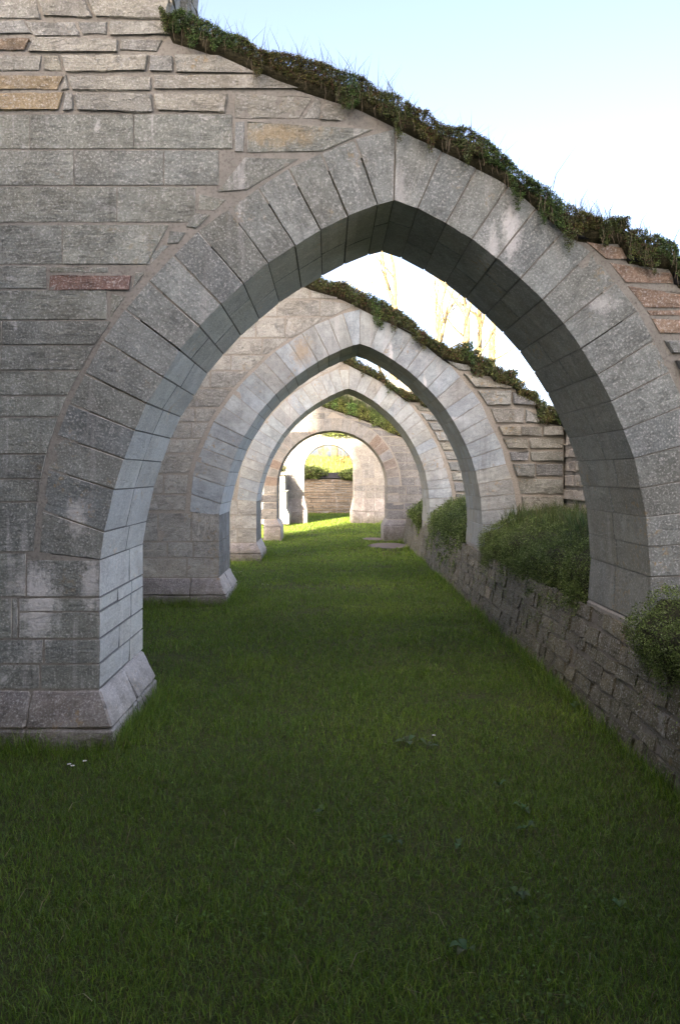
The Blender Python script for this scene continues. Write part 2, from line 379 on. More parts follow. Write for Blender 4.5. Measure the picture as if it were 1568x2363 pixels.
# ------------------------------------------------------------------ leaves and blades (numpy)
def mesh_np(name, verts, quads_or_tris, tints, mat, parent=None):
    me = bpy.data.meshes.new(name)
    nv = len(verts); me.vertices.add(nv); me.vertices.foreach_set('co', verts.astype(np.float32).ravel())
    loops = np.concatenate([f.ravel() for f in quads_or_tris]); counts = np.concatenate([np.full(len(f), f.shape[1]) for f in quads_or_tris])
    me.loops.add(len(loops)); me.loops.foreach_set('vertex_index', loops.astype(np.int32))
    me.polygons.add(len(counts))
    starts = np.concatenate([[0], np.cumsum(counts)[:-1]])
    me.polygons.foreach_set('loop_start', starts.astype(np.int32))
    me.update(calc_edges=True)
    at = me.attributes.new('tint', 'FLOAT_COLOR', 'POINT')
    rgba = np.concatenate([tints, np.ones((nv, 1))], 1).astype(np.float32); at.data.foreach_set('color', rgba.ravel())
    return link(name, me, mat, parent)

def blades(name, pos, height, width, lean, tints, mat, parent=None, up=None):
    """grass blades: pos (n,3), height/width (n,), lean = how far the tip is blown sideways relative to height"""
    n = len(pos); ang = nrng.uniform(0, 2 * np.pi, n); la = nrng.uniform(0, 2 * np.pi, n)
    side = np.stack([np.cos(ang), np.sin(ang), np.zeros(n)], 1) * (width / 2)[:, None]
    ld = np.stack([np.cos(la), np.sin(la), np.zeros(n)], 1) * (lean * height)[:, None]
    hz = np.zeros((n, 3)); hz[:, 2] = height
    mid = pos + hz * .55 + ld * .28; tip = pos + hz * np.sqrt(np.clip(1 - .5 * lean ** 2, .15, 1))[:, None] + ld
    V = np.stack([pos - side, pos + side, mid - side * .8, mid + side * .8, tip], 1).reshape(-1, 3)
    i = np.arange(n)[:, None] * 5
    q = i + np.array([[0, 1, 3, 2]]); t = i + np.array([[2, 3, 4]])
    T = np.repeat(tints, 5, 0)
    return mesh_np(name, V, [q, t], T, mat, parent)

def leaves(name, pos, nrm, size, tints, mat, parent=None, spread=.7, ratio=.6):
    """small folded leaves (two triangles about a midrib) facing roughly along nrm"""
    n = len(pos)
    d = nrm + nrng.normal(0, spread, (n, 3)); d /= np.linalg.norm(d, axis=1)[:, None] + 1e-9
    r = nrng.normal(0, 1, (n, 3)); a = np.cross(d, r); a /= np.linalg.norm(a, axis=1)[:, None] + 1e-9
    b = np.cross(d, a)
    s = size[:, None]
    V = np.stack([pos - a * s * .5, pos + b * s * ratio * .5 + d * s * .12, pos + a * s * .5, pos - b * s * ratio * .5 + d * s * .12], 1).reshape(-1, 3)
    i = np.arange(n)[:, None] * 4
    t1 = i + np.array([[0, 2, 1]]); t2 = i + np.array([[0, 3, 2]])
    return mesh_np(name, V, [t1, t2], np.repeat(tints, 4, 0), mat, parent)

def palette(n, cols, weights=None, jit=.18, pos=None, scale=1.5):
    cols = np.array(cols); idx = nrng.choice(len(cols), n, p=weights)
    t = cols[idx] * np.exp(nrng.normal(0, jit, (n, 1)))
    return t

SEDUM = [(.074, .102, .034), (.095, .125, .042), (.135, .156, .056), (.090, .083, .047), (.095, .060, .040), (.050, .069, .029), (.122, .147, .080)]
MAT = [(.113, .160, .046), (.142, .199, .056), (.186, .249, .075), (.081, .110, .035), (.218, .267, .114)]
LAWN = [(.102, .198, .022), (.129, .229, .024), (.162, .251, .032), (.082, .159, .024), (.188, .240, .060), (.120, .207, .055)]

# ------------------------------------------------------------------ geometry of the pointed arch, read in the plane of the first arch
D1, TH = 4.75, 1.09
LPX = [((912, 296), (908, 464)), ((818, 320), (872, 473)), ((740, 352), (803, 501)), ((664, 388), (740, 533)), ((595, 432), (682, 568)),
       ((526, 482), (619, 608)), ((456, 532), (563, 656)), ((399, 588), (511, 702)), ((342, 648), (462, 755)), ((288, 713), (416, 809)),
       ((237, 784), (379, 872)), ((195, 861), (341, 932)), ((158, 931), (313, 993)), ((130, 1005), (288, 1060)), ((110, 1082), (265, 1130)),
       ((97, 1178), (243, 1229)), ((90, 1276), (233, 1292))]
RPX = [((912, 296), (908, 464)), ((1021, 346), (962, 482)), ((1102, 382), (1027, 516)), ((1175, 425), (1087, 553)), ((1236, 480), (1144, 597)),
       ((1298, 535), (1199, 644)), ((1364, 580), (1250, 693)), ((1420, 651), (1298, 747)), ((1471, 717), (1339, 805)), ((1508, 785), (1376, 865)),
       ((1545, 858), (1407, 927)), ((1580, 935), (1436, 992)), ((1612, 1018), (1461, 1058)), ((1636, 1100), (1474, 1127)), ((1655, 1175), (1488, 1193)),
       ((1665, 1250), (1494, 1262)), ((1670, 1325), (1498, 1331)), ((1668, 1448), (1490, 1448))]
toW = lambda pt: P(pt[0], pt[1], D1)
LJ = [(toW(a), toW(b)) for a, b in LPX]; RJ = [(toW(a), toW(b)) for a, b in RPX]
TOPPX = [(376, 44), (400, 92), (450, 104), (519, 127), (564, 146), (641, 184), (734, 214), (827, 243), (924, 291), (1025, 344), (1098, 380), (1154, 409),
         (1182, 428), (1267, 498), (1307, 535), (1337, 551), (1442, 553), (1447, 601), (1550, 612), (1555, 655), (1660, 672), (1668, 735), (1760, 750), (1766, 830), (1891, 850)]
TOPW = [toW(p) for p in TOPPX]
XL, XR = -3.3, TOPW[-1][0]
XTALL = toW((388, 0))[0]          # left of this the ragged masonry goes on up

def edge_fn(J, which):
    pts = sorted([(j[which][1], j[which][0]) for j in J])
    return lambda z: interp(pts, z)

def voussoirs(parent, J, y0, t, mats, jit=.0025, open_=(), jm=None, cell=.10, gap=.005, splits=(.42, .62), name='voussoir', warp=0.0):
    for k in range(len(J) - 1):
        (e0, i0), (e1, i1) = J[k], J[k + 1]
        if k % 2: sp = rng.uniform(*splits)
        else: sp = rng.uniform(splits[0] - .1, splits[1] - .1)
        mt = mats[rng.randrange(len(mats))]
        n0 = rng.uniform(-jit, jit)
        quad = [i0, e0, e1, i1]
        g = gap * rng.choice([.6, .8, 1, 1.0, 1.3]) * (.75 if k in open_ else 1)
        stone(parent, quad, O=(0, y0, 0), n0=n0, n1=t * sp - .004, mat=mt, rough=.004, bev=.0035, gap=g, cell=cell, name=name, ragged=.003)
        stone(parent, quad, O=(0, y0, 0), n0=t * sp + .004, n1=t, mat=mt, rough=.002, bev=.006, gap=g, cell=.3, name=name, ragged=.002)
        if k or J[1][1][0] < J[0][1][0]: # mortar in the radial joint: nearly flush, or washed out and deep
            e, i_ = Vector(e0), Vector(i0); d = (e - i_).normalized(); nn = Vector((-d.y, d.x)) * .010
            p = i_ + d * .009; q_ = e - d * .01
            f0 = .06 if k in open_ else .012
            V = [(x + sg * nn.x, y, z + sg * nn.y) for y in (y0 + f0, y0 + t - .012) for (x, z) in ((p.x, p.y), (q_.x, q_.y)) for sg in (-1, 1)]
            link('joint_mortar', pymesh('joint_mortar', V, [(0, 1, 3, 2), (4, 6, 7, 5), (0, 4, 5, 1), (2, 3, 7, 6), (0, 2, 6, 4), (1, 5, 7, 3)]), jm or M_mortar, parent)

def ztop_fn(pts, tall=None):
    def f(x):
        if tall is not None and x < XTALL: return tall
        return interp(pts, x)
    return f

def fill_rows(parent, rows, xa, xb, ztop, y0, mats, wr=(.35, .8), rough=.005, gap=.002, cell=.1, depth=.22, proud=.004, bev=.004, ragged=.009, pin=.3, name='stone'):
    """coursed masonry between x = xa(z) and xb(z) under ztop(x)"""
    for (z0, z1) in rows:
        zm = (z0 + z1) / 2
        a, b = xa(zm), xb(zm)
        if b - a < .07: continue
        cuts = [a]
        while cuts[-1] < b:
            cuts.append(cuts[-1] + rng.uniform(*wr))
        cuts[-1] = b
        if len(cuts) > 2 and cuts[-1] - cuts[-2] < wr[0] * .45: cuts.pop(-2)
        for s in range(len(cuts) - 1):
            x0, x1 = cuts[s], cuts[s + 1]
            l0, l1 = (xa(z0), xa(z1)) if s == 0 else (x0, x0)
            r0, r1 = (xb(z0), xb(z1)) if s == len(cuts) - 2 else (x1, x1)
            tl, tr = min(z1, ztop(l1 + .004)), min(z1, ztop(r1 - .004))
            if tl - z0 < .03 and tr - z0 < .03: continue
            tl, tr = max(tl, z0 + .012), max(tr, z0 + .012)
            if ztop(r1 - .004) < z0 + .03 and ztop(l1 + .004) > z0 + .03:
                lo_, hi_ = l1, r1
                for _ in range(18):
                    m_ = (lo_ + hi_) / 2
                    if ztop(m_) > z0 + .03: lo_ = m_
                    else: hi_ = m_
                r1 = lo_; r0 = min(r0, lo_); tr = min(z1, ztop(r1 - .004))
            if r0 - l0 < .03 and r1 - l1 < .03: continue
            stone(parent, [(l0, z0), (max(r0, l0 + .01), z0), (max(r1, l1 + .01), tr), (l1, tl)], O=(0, y0, 0), n0=rng.uniform(-proud, proud * pin), n1=depth,
                  mat=mats[rng.randrange(len(mats))], rough=rough, bev=bev, gap=gap * rng.uniform(.7, 1.4), cell=cell, ragged=ragged, name=name)

def core(parent, LJ, RJ, top, y0, t, mat, zl=-.3, zr=.3, ljamb=None, inset=.30, front=.004, xl=XL, xr=None):
    """mortared rubble heart of the wall: a slab a little behind the faces of the stones, with the opening cut out"""
    def ins(j): # move the intrados point a little towards the extrados
        e, i = Vector(j[0]), Vector(j[1]); d = (e - i).normalized(); p = i + d * inset; return (p.x, p.y)
    xr = top[-1][0] if xr is None else xr
    Lp = [ins(j) for j in LJ][1:]; Rp = [ins(j) for j in RJ]
    poly = [(xl, zl)] + top + [(xr, zr)]
    li, ri = LJ[-1][1], RJ[-1][1]
    poly += [(ri[0] + .008, zr), (ri[0] + .008, ri[1])] + Rp[::-1] + Lp + [(li[0] - .012, li[1]), (li[0] - .013, zl)]
    out = [poly[0]]
    for p in poly[1:]:
        if (Vector(p) - Vector(out[-1])).length > .004: out.append(p)
    return prism(parent, out, y0 + front, y0 + t - .008, mat, 'mortar_core')

def plinth(parent, y0, t, xin, mat, zt, zm, p=.10, xl=XL, nsplit=3):
    """chamfered base course round the left pier: front face and jamb"""
    cuts = sorted([xin - rng.uniform(.35, .8) * (i + 1) for i in range(nsplit)] + [xin, xl])
    cuts = [c for c in cuts if xl <= c <= xin]
    for a, b in zip(cuts, cuts[1:]):
        if b - a < .06: continue
        last = b == xin
        w = p if last else -.004
        for (zb, z2, lo, hi) in ((zm, zt, p, .0), (-.06, zm - .004, p, p)):
            # corner stones turn round to the jamb; the jamb's rear half is another stone
            yb = y0 + t * .48 if last else y0 + .35
            lower = (a + .004, y0 - lo, b + (lo if last else -.004), yb)
            upper = (a + .004, y0 - hi, b + (hi if last else -.004), yb)
            block(parent, lower, upper, zb, z2, mat)
            if last:
                lower = (a + .3, yb + .006, b + lo, y0 + t); upper = (a + .3, yb + .006, b + hi, y0 + t)
                block(parent, lower, upper, zb, z2, mat)
    block(parent, (xl, y0 - p + .02, xin + p - .02, y0 + t - .01), (xl, y0 - p + .02, xin + p - .02, y0 + t - .01), -.35, -.062, M_mortdark, name='footing')

def quoin_rows(parent, rows, xin, y0, t, mat, widths=(.28, .62), cell=.1, lx=None):
    """dressed corner stones of the left pier below the springing, each through part of the thickness"""
    res = []
    for k, (z0, z1) in enumerate(rows):
        w = rng.uniform(*widths) if lx is None else xin - lx[k]
        sp = rng.uniform(.3, .42) if k % 2 else rng.uniform(.55, .7)
        q = [(xin - w, z0), (xin, z0), (xin, z1), (xin - w, z1)]
        stone(parent, q, O=(0, y0, 0), n0=rng.uniform(-.004, .0), n1=t * sp - .004, mat=mat, rough=.005, bev=.003, gap=.0012, cell=cell, ragged=.008)
        q2 = [(xin - .3, z0), (xin, z0), (xin, z1), (xin - .3, z1)]
        if sp < .45:
            s2 = sp + rng.uniform(.25, .35)
            stone(parent, q2, O=(0, y0, 0), n0=t * sp + .004, n1=t * s2 - .004, mat=mat, rough=.003, bev=.005, gap=.002, cell=.3, ragged=.002)
            stone(parent, q2, O=(0, y0, 0), n0=t * s2 + .004, n1=t, mat=mat, rough=.003, bev=.005, gap=.002, cell=.3, ragged=.002)
        else:
            stone(parent, q2, O=(0, y0, 0), n0=t * sp + .004, n1=t, mat=mat, rough=.003, bev=.005, gap=.002, cell=.3, ragged=.002)
        res.append((z0, z1, xin - w))
    return res

def edging(parent, top, y0, x0, x1, h=.036, name='edging_strip'):
    """strip of black plastic sheet along the top edge, sagging and folded"""
    pts = [p for p in top if x0 <= p[0] <= x1]
    dense = []
    for (a, b) in zip(pts, pts[1:]):
        L = math.hypot(b[0] - a[0], b[1] - a[1]); n = max(1, int(L / .06))
        for i in range(n): dense.append((lerp(a[0], b[0], i / n), lerp(a[1], b[1], i / n)))
    dense.append(pts[-1])
    prof = [(.05, 0), (-.012, -.004), (-.020, .012), (-.014, h), (.05, h + .006)]
    V, Fc = [], []
    for i, (x, z) in enumerate(dense):
        k = Vector((x * 5, y0, z * 5)); w = .010 * noise.noise(k); hh = 1 + .5 * noise.noise(k * 1.9)
        a = dense[max(0, i - 1)]; b = dense[min(len(dense) - 1, i + 1)]; tx, tz = b[0] - a[0], b[1] - a[1]; l = math.hypot(tx, tz) or 1
        nx, nz = -tz / l, tx / l
        for (py, pz) in prof:
            V.append((x + nx * pz * hh, y0 + py + w * (1 if py < 0 else 0), z + nz * pz * hh + w * .6))
    m = len(prof)
    for i in range(len(dense) - 1):
        for j in range(m):
            Fc.append((i * m + j, (i + 1) * m + j, (i + 1) * m + (j + 1) % m, i * m + (j + 1) % m))
    Fc.append(tuple(range(m))); Fc.append(tuple((len(dense) - 1) * m + j for j in reversed(range(m))))
    return link(name, pymesh(name, V, Fc, True), M_liner, parent)

# ------------------------------------------------------------------ wall-top planting
def wall_planting(label, top, y0, t, x0, x1, n_leaf, leaf, thick=.17, grass=400, hang=.35, cat='wall plants', group='plant mats on top of the arch walls', tuftcols=None, long_grass=False, cols=None):
    """a cushion of low succulent plants and grass lying on the sloping wall head"""
    pts = [p for p in top if x0 - .2 <= p[0] <= x1 + .2]
    zt = lambda x: interp(pts, x)
    def sm(x): # smoothed ground of the mat: steps of the masonry are bridged by soil
        return sum(zt(x + d) for d in (-.18, -.09, 0, .09, .18)) / 5
    root = empty('wall_top_plants', (lerp(x0, x1, .5), y0 + t / 2, sm((x0 + x1) / 2)))
    tag(root, label, cat, group)
    def hgt(x, s): # thickness of the mat across the wall (s = 0 front edge .. 1 back edge)
        e = min(1, (x - x0) / .12, (x1 - x) / .12); e = max(.05, e) ** .5
        n = noise.noise(Vector((x * 1.3, 2, y0))) * .6 + noise.noise(Vector((x * 3.4, s * 3, y0))) * .5 + noise.noise(Vector((x * 9, s * 8, y0 + 4))) * .22
        dome = min(1, (s / .12) ** .5 if s > 0 else 0, ((1 - s) / .12) ** .5 if s < 1 else 0)
        return thick * e * max(.3, 1 + n) * (.35 + .65 * dome)
    nx = max(8, int((x1 - x0) / .06)); prof = [(-.035, .12), (-.05, .45), (-.03, .8), (.02, 1.0), (.2, 1.05), (.5, 1.1), (.8, 1.05), (1.0, .9), (1.03, .4)]
    V, Fc = [], []
    for i in range(nx + 1):
        x = lerp(x0, x1, i / nx); g = max(sm(x), zt(x) - .0)
        for (s, f) in prof:
            yy = y0 + s * (t if s > .1 else 1.0)
            V.append((x, yy, g - .01 + hgt(x, min(1, max(0, s + .12))) * f * .9))
        V.append((x, y0 + t * .98, min(g, zt(x)) - .03)); V.append((x, y0 + .01, min(g, zt(x)) - .03))
    m = len(prof) + 2
    for i in range(nx):
        for j in range(m):
            Fc.append((i * m + j, i * m + (j + 1) % m, (i + 1) * m + (j + 1) % m, (i + 1) * m + j))
    Fc.append(tuple(range(m))[::-1]); Fc.append(tuple(nx * m + j for j in range(m)))
    link('soil', pymesh('soil', V, Fc, True), M_soil, root)
    # leaf rosettes
    n = n_leaf
    xs = nrng.uniform(x0, x1, n); where = nrng.random(n)
    pos = np.zeros((n, 3)); nr = np.zeros((n, 3))
    clump = np.array([noise.noise(Vector((x * 4.3, 7.1, y0))) for x in xs])
    for i in range(n):
        x = xs[i]; g = max(sm(x), zt(x))
        if where[i] < .72: # hanging front
            f = nrng.random() ** 1.2
            lo = .030 - max(0, noise.noise(Vector((x * 4, 3, y0))) - .12) * hang * .8 - (max(0, noise.noise(Vector((x * 13, 1, y0))) - .15) * hang * .9)
            full = hgt(x, .12) * 1.0
            z = g + lerp(full, lo if g - zt(x) < .03 else lo - (g - zt(x)), f)
            bulge = .05 + .035 * noise.noise(Vector((x * 8, z * 8, y0))) + .02 * nrng.random()
            pos[i] = (x, y0 - bulge * (1 - .25 * f) - .008, z); nr[i] = (0, -1, .45)
        else:
            s = nrng.random() ** 1.5
            pos[i] = (x, y0 - .03 + s * t, g + hgt(x, min(.98, s + .1)) * (.93 + .12 * nrng.random())); nr[i] = (0, -.35, 1)
    # gather into small clusters so that dark gaps stay between them
    cl = 9; k = n // cl * cl
    base = np.repeat(pos[:k:cl], cl, 0); pos[:k] = base + nrng.normal(0, leaf * .7, (k, 3)); nr[:k] = np.repeat(nr[:k:cl], cl, 0)
    tint = palette(n // cl + 1, cols or SEDUM, None, .22)
    cc = clump[:k:cl]; cc = np.concatenate([cc, np.zeros(len(tint) - len(cc))])[:, None]
    tint = np.where(cc > .12, tint * np.array([1.10, .93, .90]), np.where(cc < -.22, tint * np.array([.82, 1.08, .95]), tint))   # reddish and greener stretches
    tint = np.repeat(tint, cl, 0)[:n] * np.exp(nrng.normal(0, .15, (n, 1)))
    o = leaves('leaves', pos, nr, leaf * nrng.uniform(.7, 1.35, n), tint, M_leaf, root); o['kind'] = 'stuff'
    # dry stems hanging at the front
    ns = int((x1 - x0) * 26)
    Vs, Fs = [], []
    for i in range(ns):
        x = rng.uniform(x0 + .05, x1 - .05); g = max(sm(x), zt(x)); z = g + rng.uniform(.0, .8) * hgt(x, .12); y = y0 - .055 - rng.random() * .03
        L = rng.uniform(.04, .13); px, py, pz = x, y, z; b0 = len(Vs); w = .0010
        for q in range(4):
            Vs += [(px - w, py, pz), (px + w, py - w, pz)]
            px += rng.uniform(-.012, .012); py += rng.uniform(-.006, .008); pz -= L / 3
        for q in range(3): Fs.append((b0 + 2 * q, b0 + 2 * q + 1, b0 + 2 * q + 3, b0 + 2 * q + 2))
    o = link('dry_stems', pymesh('dry_stems', Vs, Fs), M_twig, root); o['kind'] = 'stuff'
    # tufts of grass on the crest
    ct = max(4, grass // 16); n = ct * 16; cen = nrng.uniform(x0 + .1, x1 - .05, ct); xs = np.repeat(cen, 16) + nrng.normal(0, .05, n)
    xs = np.clip(xs, x0 + .03, x1 - .03)
    sy = np.repeat(nrng.uniform(.05, .8, ct), 16) + nrng.normal(0, .03, n)
    pz = np.array([max(sm(x), zt(x)) + hgt(x, min(.95, max(.05, s))) * .85 for x, s in zip(xs, sy)])
    hh = nrng.uniform(.07, .21, n) * np.exp(nrng.normal(0, .25, n)) * (2.0 if long_grass else 1)
    o = blades('grass_blades', np.stack([xs, y0 + sy * t, pz], 1), hh, np.full(n, .0046 if not long_grass else .009), nrng.uniform(.1, .7, n),
               palette(n, tuftcols or [(.06, .085, .03), (.10, .11, .045), (.14, .115, .06), (.05, .075, .03)], None, .2), M_blade, root)
    o['kind'] = 'stuff'
    return root

# ================================================================== the setting
def ground_height(x, y):
    return -.012 + .018 * noise.noise(Vector((x * .5, y * .5, 0))) + .012 * noise.noise(Vector((x * 1.7, y * 1.7, 3))) - (.05 if y > 18 else .05 * max(0, (y - 12) / 6))
def make_lawn():
    xs = [-600, -200, -60, -20] + [-8 + .4 * i for i in range(51)] + [16, 30, 90, 250, 600]
    ys = [-600, -150, -40, -14] + [-6 + .4 * i for i in range(106)] + [40, 50, 80, 160, 400, 1500]
    V = [(x, y, ground_height(x, y) if abs(x) < 16 and -8 < y < 40 else -.06) for y in ys for x in xs]
    n = len(xs); Fc = [(j * n + i, j * n + i + 1, (j + 1) * n + i + 1, (j + 1) * n + i) for j in range(len(ys) - 1) for i in range(n - 1)]
    return tag(link('ground', pymesh('ground', V, Fc, True), M_turf), kind='structure')
make_lawn()

# ---- first arch wall: blocks placed as in the photograph
Y1 = D1
def wall_one():
    w = empty('arch_wall', (0, Y1, 0))
    tag(w, 'nearest and largest pointed arch wall of weathered grey limestone', 'ruined wall', 'pointed arch walls across the aisle')
    voussoirs(w, LJ, Y1, TH, [M_vou], cell=.07, gap=.0042, open_=(1, 2, 3, 4, 5, 6, 9))
    voussoirs(w, RJ[:-1], Y1, TH, [M_vou], cell=.07, gap=.003, open_=(8,))
    voussoirs(w, RJ[-2:], Y1, TH, [M_vou], cell=.07, gap=.005, splits=(.6, .7))
    top = [(XL, 6.4), (XTALL - .35, 6.4), (XTALL - .02, 5.2)] + TOPW
    core(w, LJ, RJ, top, Y1, TH, M_mortar, zr=.2)
    xe = edge_fn(LJ, 0)
    xt = sorted([(z, x) for x, z in TOPW]); 
    def xtop(z): return interp(sorted([(p[1], p[0]) for p in TOPW[1:]]), z)
    # (v0, v1, x cuts, material, roughness); 'e' = runs up to the arch ring, 't' = to the sloping top
    R_ = [(-330, -250, [-520, -330, -120, 90, 330, 388], 'o', .03), (-247, -160, [-520, -240, 60, 260, 386], 'o', .03), (-157, -85, [-520, -400, -90, 150, 388], 'o', .03), (-82, -8, [-520, -230, -40, 110, 300, 388], 'o', .03),
          (-5, 45, [-520, -210, -60, 92, 208, 390], 'o', .028), (48, 83, [-520, -300, -60, 66, 182, 250, 385], 'o', .028), (86, 121, [-520, -180, -60, 68, 275, 372], 'o', .028),
          (125, 169, [-520, -260, -100, 98, 143, 342, 402, 't'], 'o', .024), (172, 209, [-520, -280, -40, 145, 158, 352, 't'], 'o', .024), (212, 261, [-520, -240, -40, 145, 172, 355, 525], 'o', .022),
          (263, 344, [-520, -330, -90, 69, 309, 536], 'a', .010), (346, 428, [-520, -160, 171, 378, 505], 'a', .010), (430, 513, [-520, -300, -20, 270, 451], 'a', .011),
          (518, 610, [-520, -350, -110, 144, 'E'], 'a', .008), (613, 666, [-520, -200, 108], 'a', .008), (669, 738, [-520, -300, -60, 247], 'a', .008),
          (740, 795, [-520, -360, -120, 5, 'e'], 'a', .009), (797, 854, [-520, -260, 2, 'e'], 'a', .009), (856, 912, [-520, -330, -60, 'e'], 'a', .008), (914, 961, [-520, -180, 'e'], 'a', .009),
          (963, 1047, [-520, -290, -70, 'e'], 'a', .008), (1049, 1104, [-520, -150, 'e'], 'a', .008), (1106, 1157, [-520, -260, -30, 'e'], 'a', .009), (1159, 1273, [-520, -310, -60, 'e'], 'a', .007),
          (1276, 1377, [-520, -280, -80, 60], 'a', .011), (1380, 1473, [-520, -310, -110, 28, 42], 'a', .012), (1476, 1531, [-520, -220, -40, 100], 'a', .012), (1533, 1590, [-520, -300, -50, 92], 'a', .013)]
    s = D1 / F
    for (v0, v1, cuts, mk, rg) in R_:
        z0, z1 = H - (v1 - V0) * s, H - (v0 - V0) * s
        xs = []
        for c in cuts:
            if c == 'e': xs.append((xe(z0) - .030, xe(z1) - .030))
            elif c == 'E': xs.append((xe(z0) - .10, xe(z1) - .22))
            elif c == 't': xs.append((xtop(z0) - .015, xtop(z1) - .03))
            else:
                x = (c - U0) * s; jx = 0 if mk == 'a' else rng.uniform(-.03, .03); xs.append((x - jx, x + jx))
        for i in range(len(xs) - 1):
            if xs[i + 1][0] - xs[i][0] < .02: continue
            if i == 1 and v0 == 172: pass
            mat = {'o': M_old, 'a': M_ash}[mk]
            u = cuts[i]
            if mk == 'o' and isinstance(u, int) and ((v0 in (172,) and u == -40) or (v0 == 212 and u == -40)): mat = M_ochre
            if v0 == 86 and u == -60: mat = M_brown
            dz = (rng.uniform(-.012, .012), rng.uniform(-.012, .012)) if mk == 'o' else (0, 0)
            quad = [(xs[i][0], z0 + dz[0]), (xs[i + 1][0], z0 + dz[1]), (xs[i + 1][1], z1 + dz[1] * .5), (xs[i][1], z1 - dz[0] * .5)]
            rg *= .5 if mk == 'a' else .62
            stone(w, quad, O=(0, Y1, 0), n0=rng.uniform(-.004, .001) if mk == 'a' else rng.uniform(-.014, -.003), n1=.3, mat=mat, rough=rg,
                  bev=.003 if mk == 'a' else .010, gap=.0012 if mk == 'a' else .004, cell=.06 if mk == 'a' else .038, ragged=.009 if mk == 'a' else .02)
    def px(quad, mat=M_ash, rg=.008, **k):
        stone(w, [toW(p) for p in quad], O=(0, Y1, 0), n0=rng.uniform(-.004, .0), n1=.26, mat=mat, rough=rg * .8, bev=.005, gap=.002, cell=.06, **k)
    z = 4.12
    while z < 5.1:
        h = rng.uniform(.14, .24)
        for ya, yb in ((0, .5 + rng.uniform(-.15, .15)), (None, 1.08)):
            ya = yb_prev if ya is None else ya; yb_prev = yb
            stone(w, [(ya, z), (yb, z), (yb, z + h - .012), (ya, z + h - .012)], O=(XTALL - .02, Y1, 0), A=(0, 1, 0), n0=rng.uniform(-.05, -.02), n1=.15, mat=M_old, rough=.02, bev=.014, gap=.006, cell=.06, ragged=.012)
        z += h
    # odd pieces beside the ring
    px([(540, 352), (562, 352), (565, 279), (540, 279)], M_vou)
    px([(569, 353), (742, 349), (862, 298), (569, 280)])
    px([(499, 444), (568, 438), (690, 366), (564, 362)])
    px([(456, 484), (494, 487), (524, 460), (458, 446)])
    px([(428, 524), (452, 528), (488, 494), (446, 490)])
    px([(384, 564), (412, 562), (430, 536), (390, 531)]); px([(332, 608), (346, 610), (392, 566), (372, 563)])
    px([(540, 274), (690, 274), (724, 222), (540, 214)], M_old, .022, ragged=.012); px([(696, 274), (738, 276), (742, 232), (728, 224)], M_old, .02, ragged=.01)
    px([(735, 278), (788, 280), (822, 252), (748, 236)], M_old, .02, ragged=.012)
    px([(560, 200), (690, 205), (650, 190), (590, 168)], M_old, .02, ragged=.01)
    px([(113, 671), (300, 671), (305, 634), (113, 633)], M_red, .014, ragged=.008)
    px([(113, 629), (250, 629), (250, 615), (113, 615)]); px([(306, 668), (316, 650), (334, 630), (312, 626)]); px([(255, 738), (262, 720), (292, 684), (255, 676)])
    # quoins of the left pier
    lows = [(1292, 1377), (1380, 1411), (1413, 1473), (1476, 1531), (1533, 1590)]
    lxs = [62, 44, 44, 103, 95]
    quoin_rows(w, [(H - (b - V0) * s, H - (a - V0) * s) for a, b in lows], LJ[-1][1][0] - .002, Y1, TH, M_ash, cell=.07, lx=[(u - U0) * s for u in lxs])
    plinth(w, Y1, TH, LJ[-1][1][0] - .002, M_plinth, H - (1592 - V0) * s, H - (1671 - V0) * s)
    # right shoulder: banded pink sandstone over rubble
    xr_e = edge_fn(RJ, 0); zt = ztop_fn(TOPW)
    rowsz = lambda vs: [(H - (b - V0) * s, H - (a - V0) * s) for a, b in vs]
    fill_rows(w, rowsz([(555, 599), (602, 655), (658, 712), (714, 730), (732, 771)]), lambda z: xr_e(z) + .05, lambda z: XR, zt, Y1, [M_pink], wr=(.42, .7), rough=.006, gap=.003, cell=.07, proud=.004)
    fill_rows(w, rowsz([(782, 822), (828, 884), (890, 940), (946, 1010), (1016, 1070), (1076, 1140), (1146, 1200), (1206, 1270), (1276, 1340), (1346, 1440)]), lambda z: xr_e(z) + .05, lambda z: XR, zt, Y1, [M_rub, M_rub, M_old], wr=(.2, .42), rough=.022, gap=.007, proud=.055, pin=-.3, bev=.016, ragged=.014)
    # mortar bed under the right springer
    block(w, (1.885, Y1 + .01, XR, Y1 + TH - .01), (1.885, Y1 + .01, XR, Y1 + TH - .01), .585, .688, M_mortar2, name='mortar_bed')
    edging(w, TOPW, Y1, TOPW[2][0], XR)
    return w
wall_one()

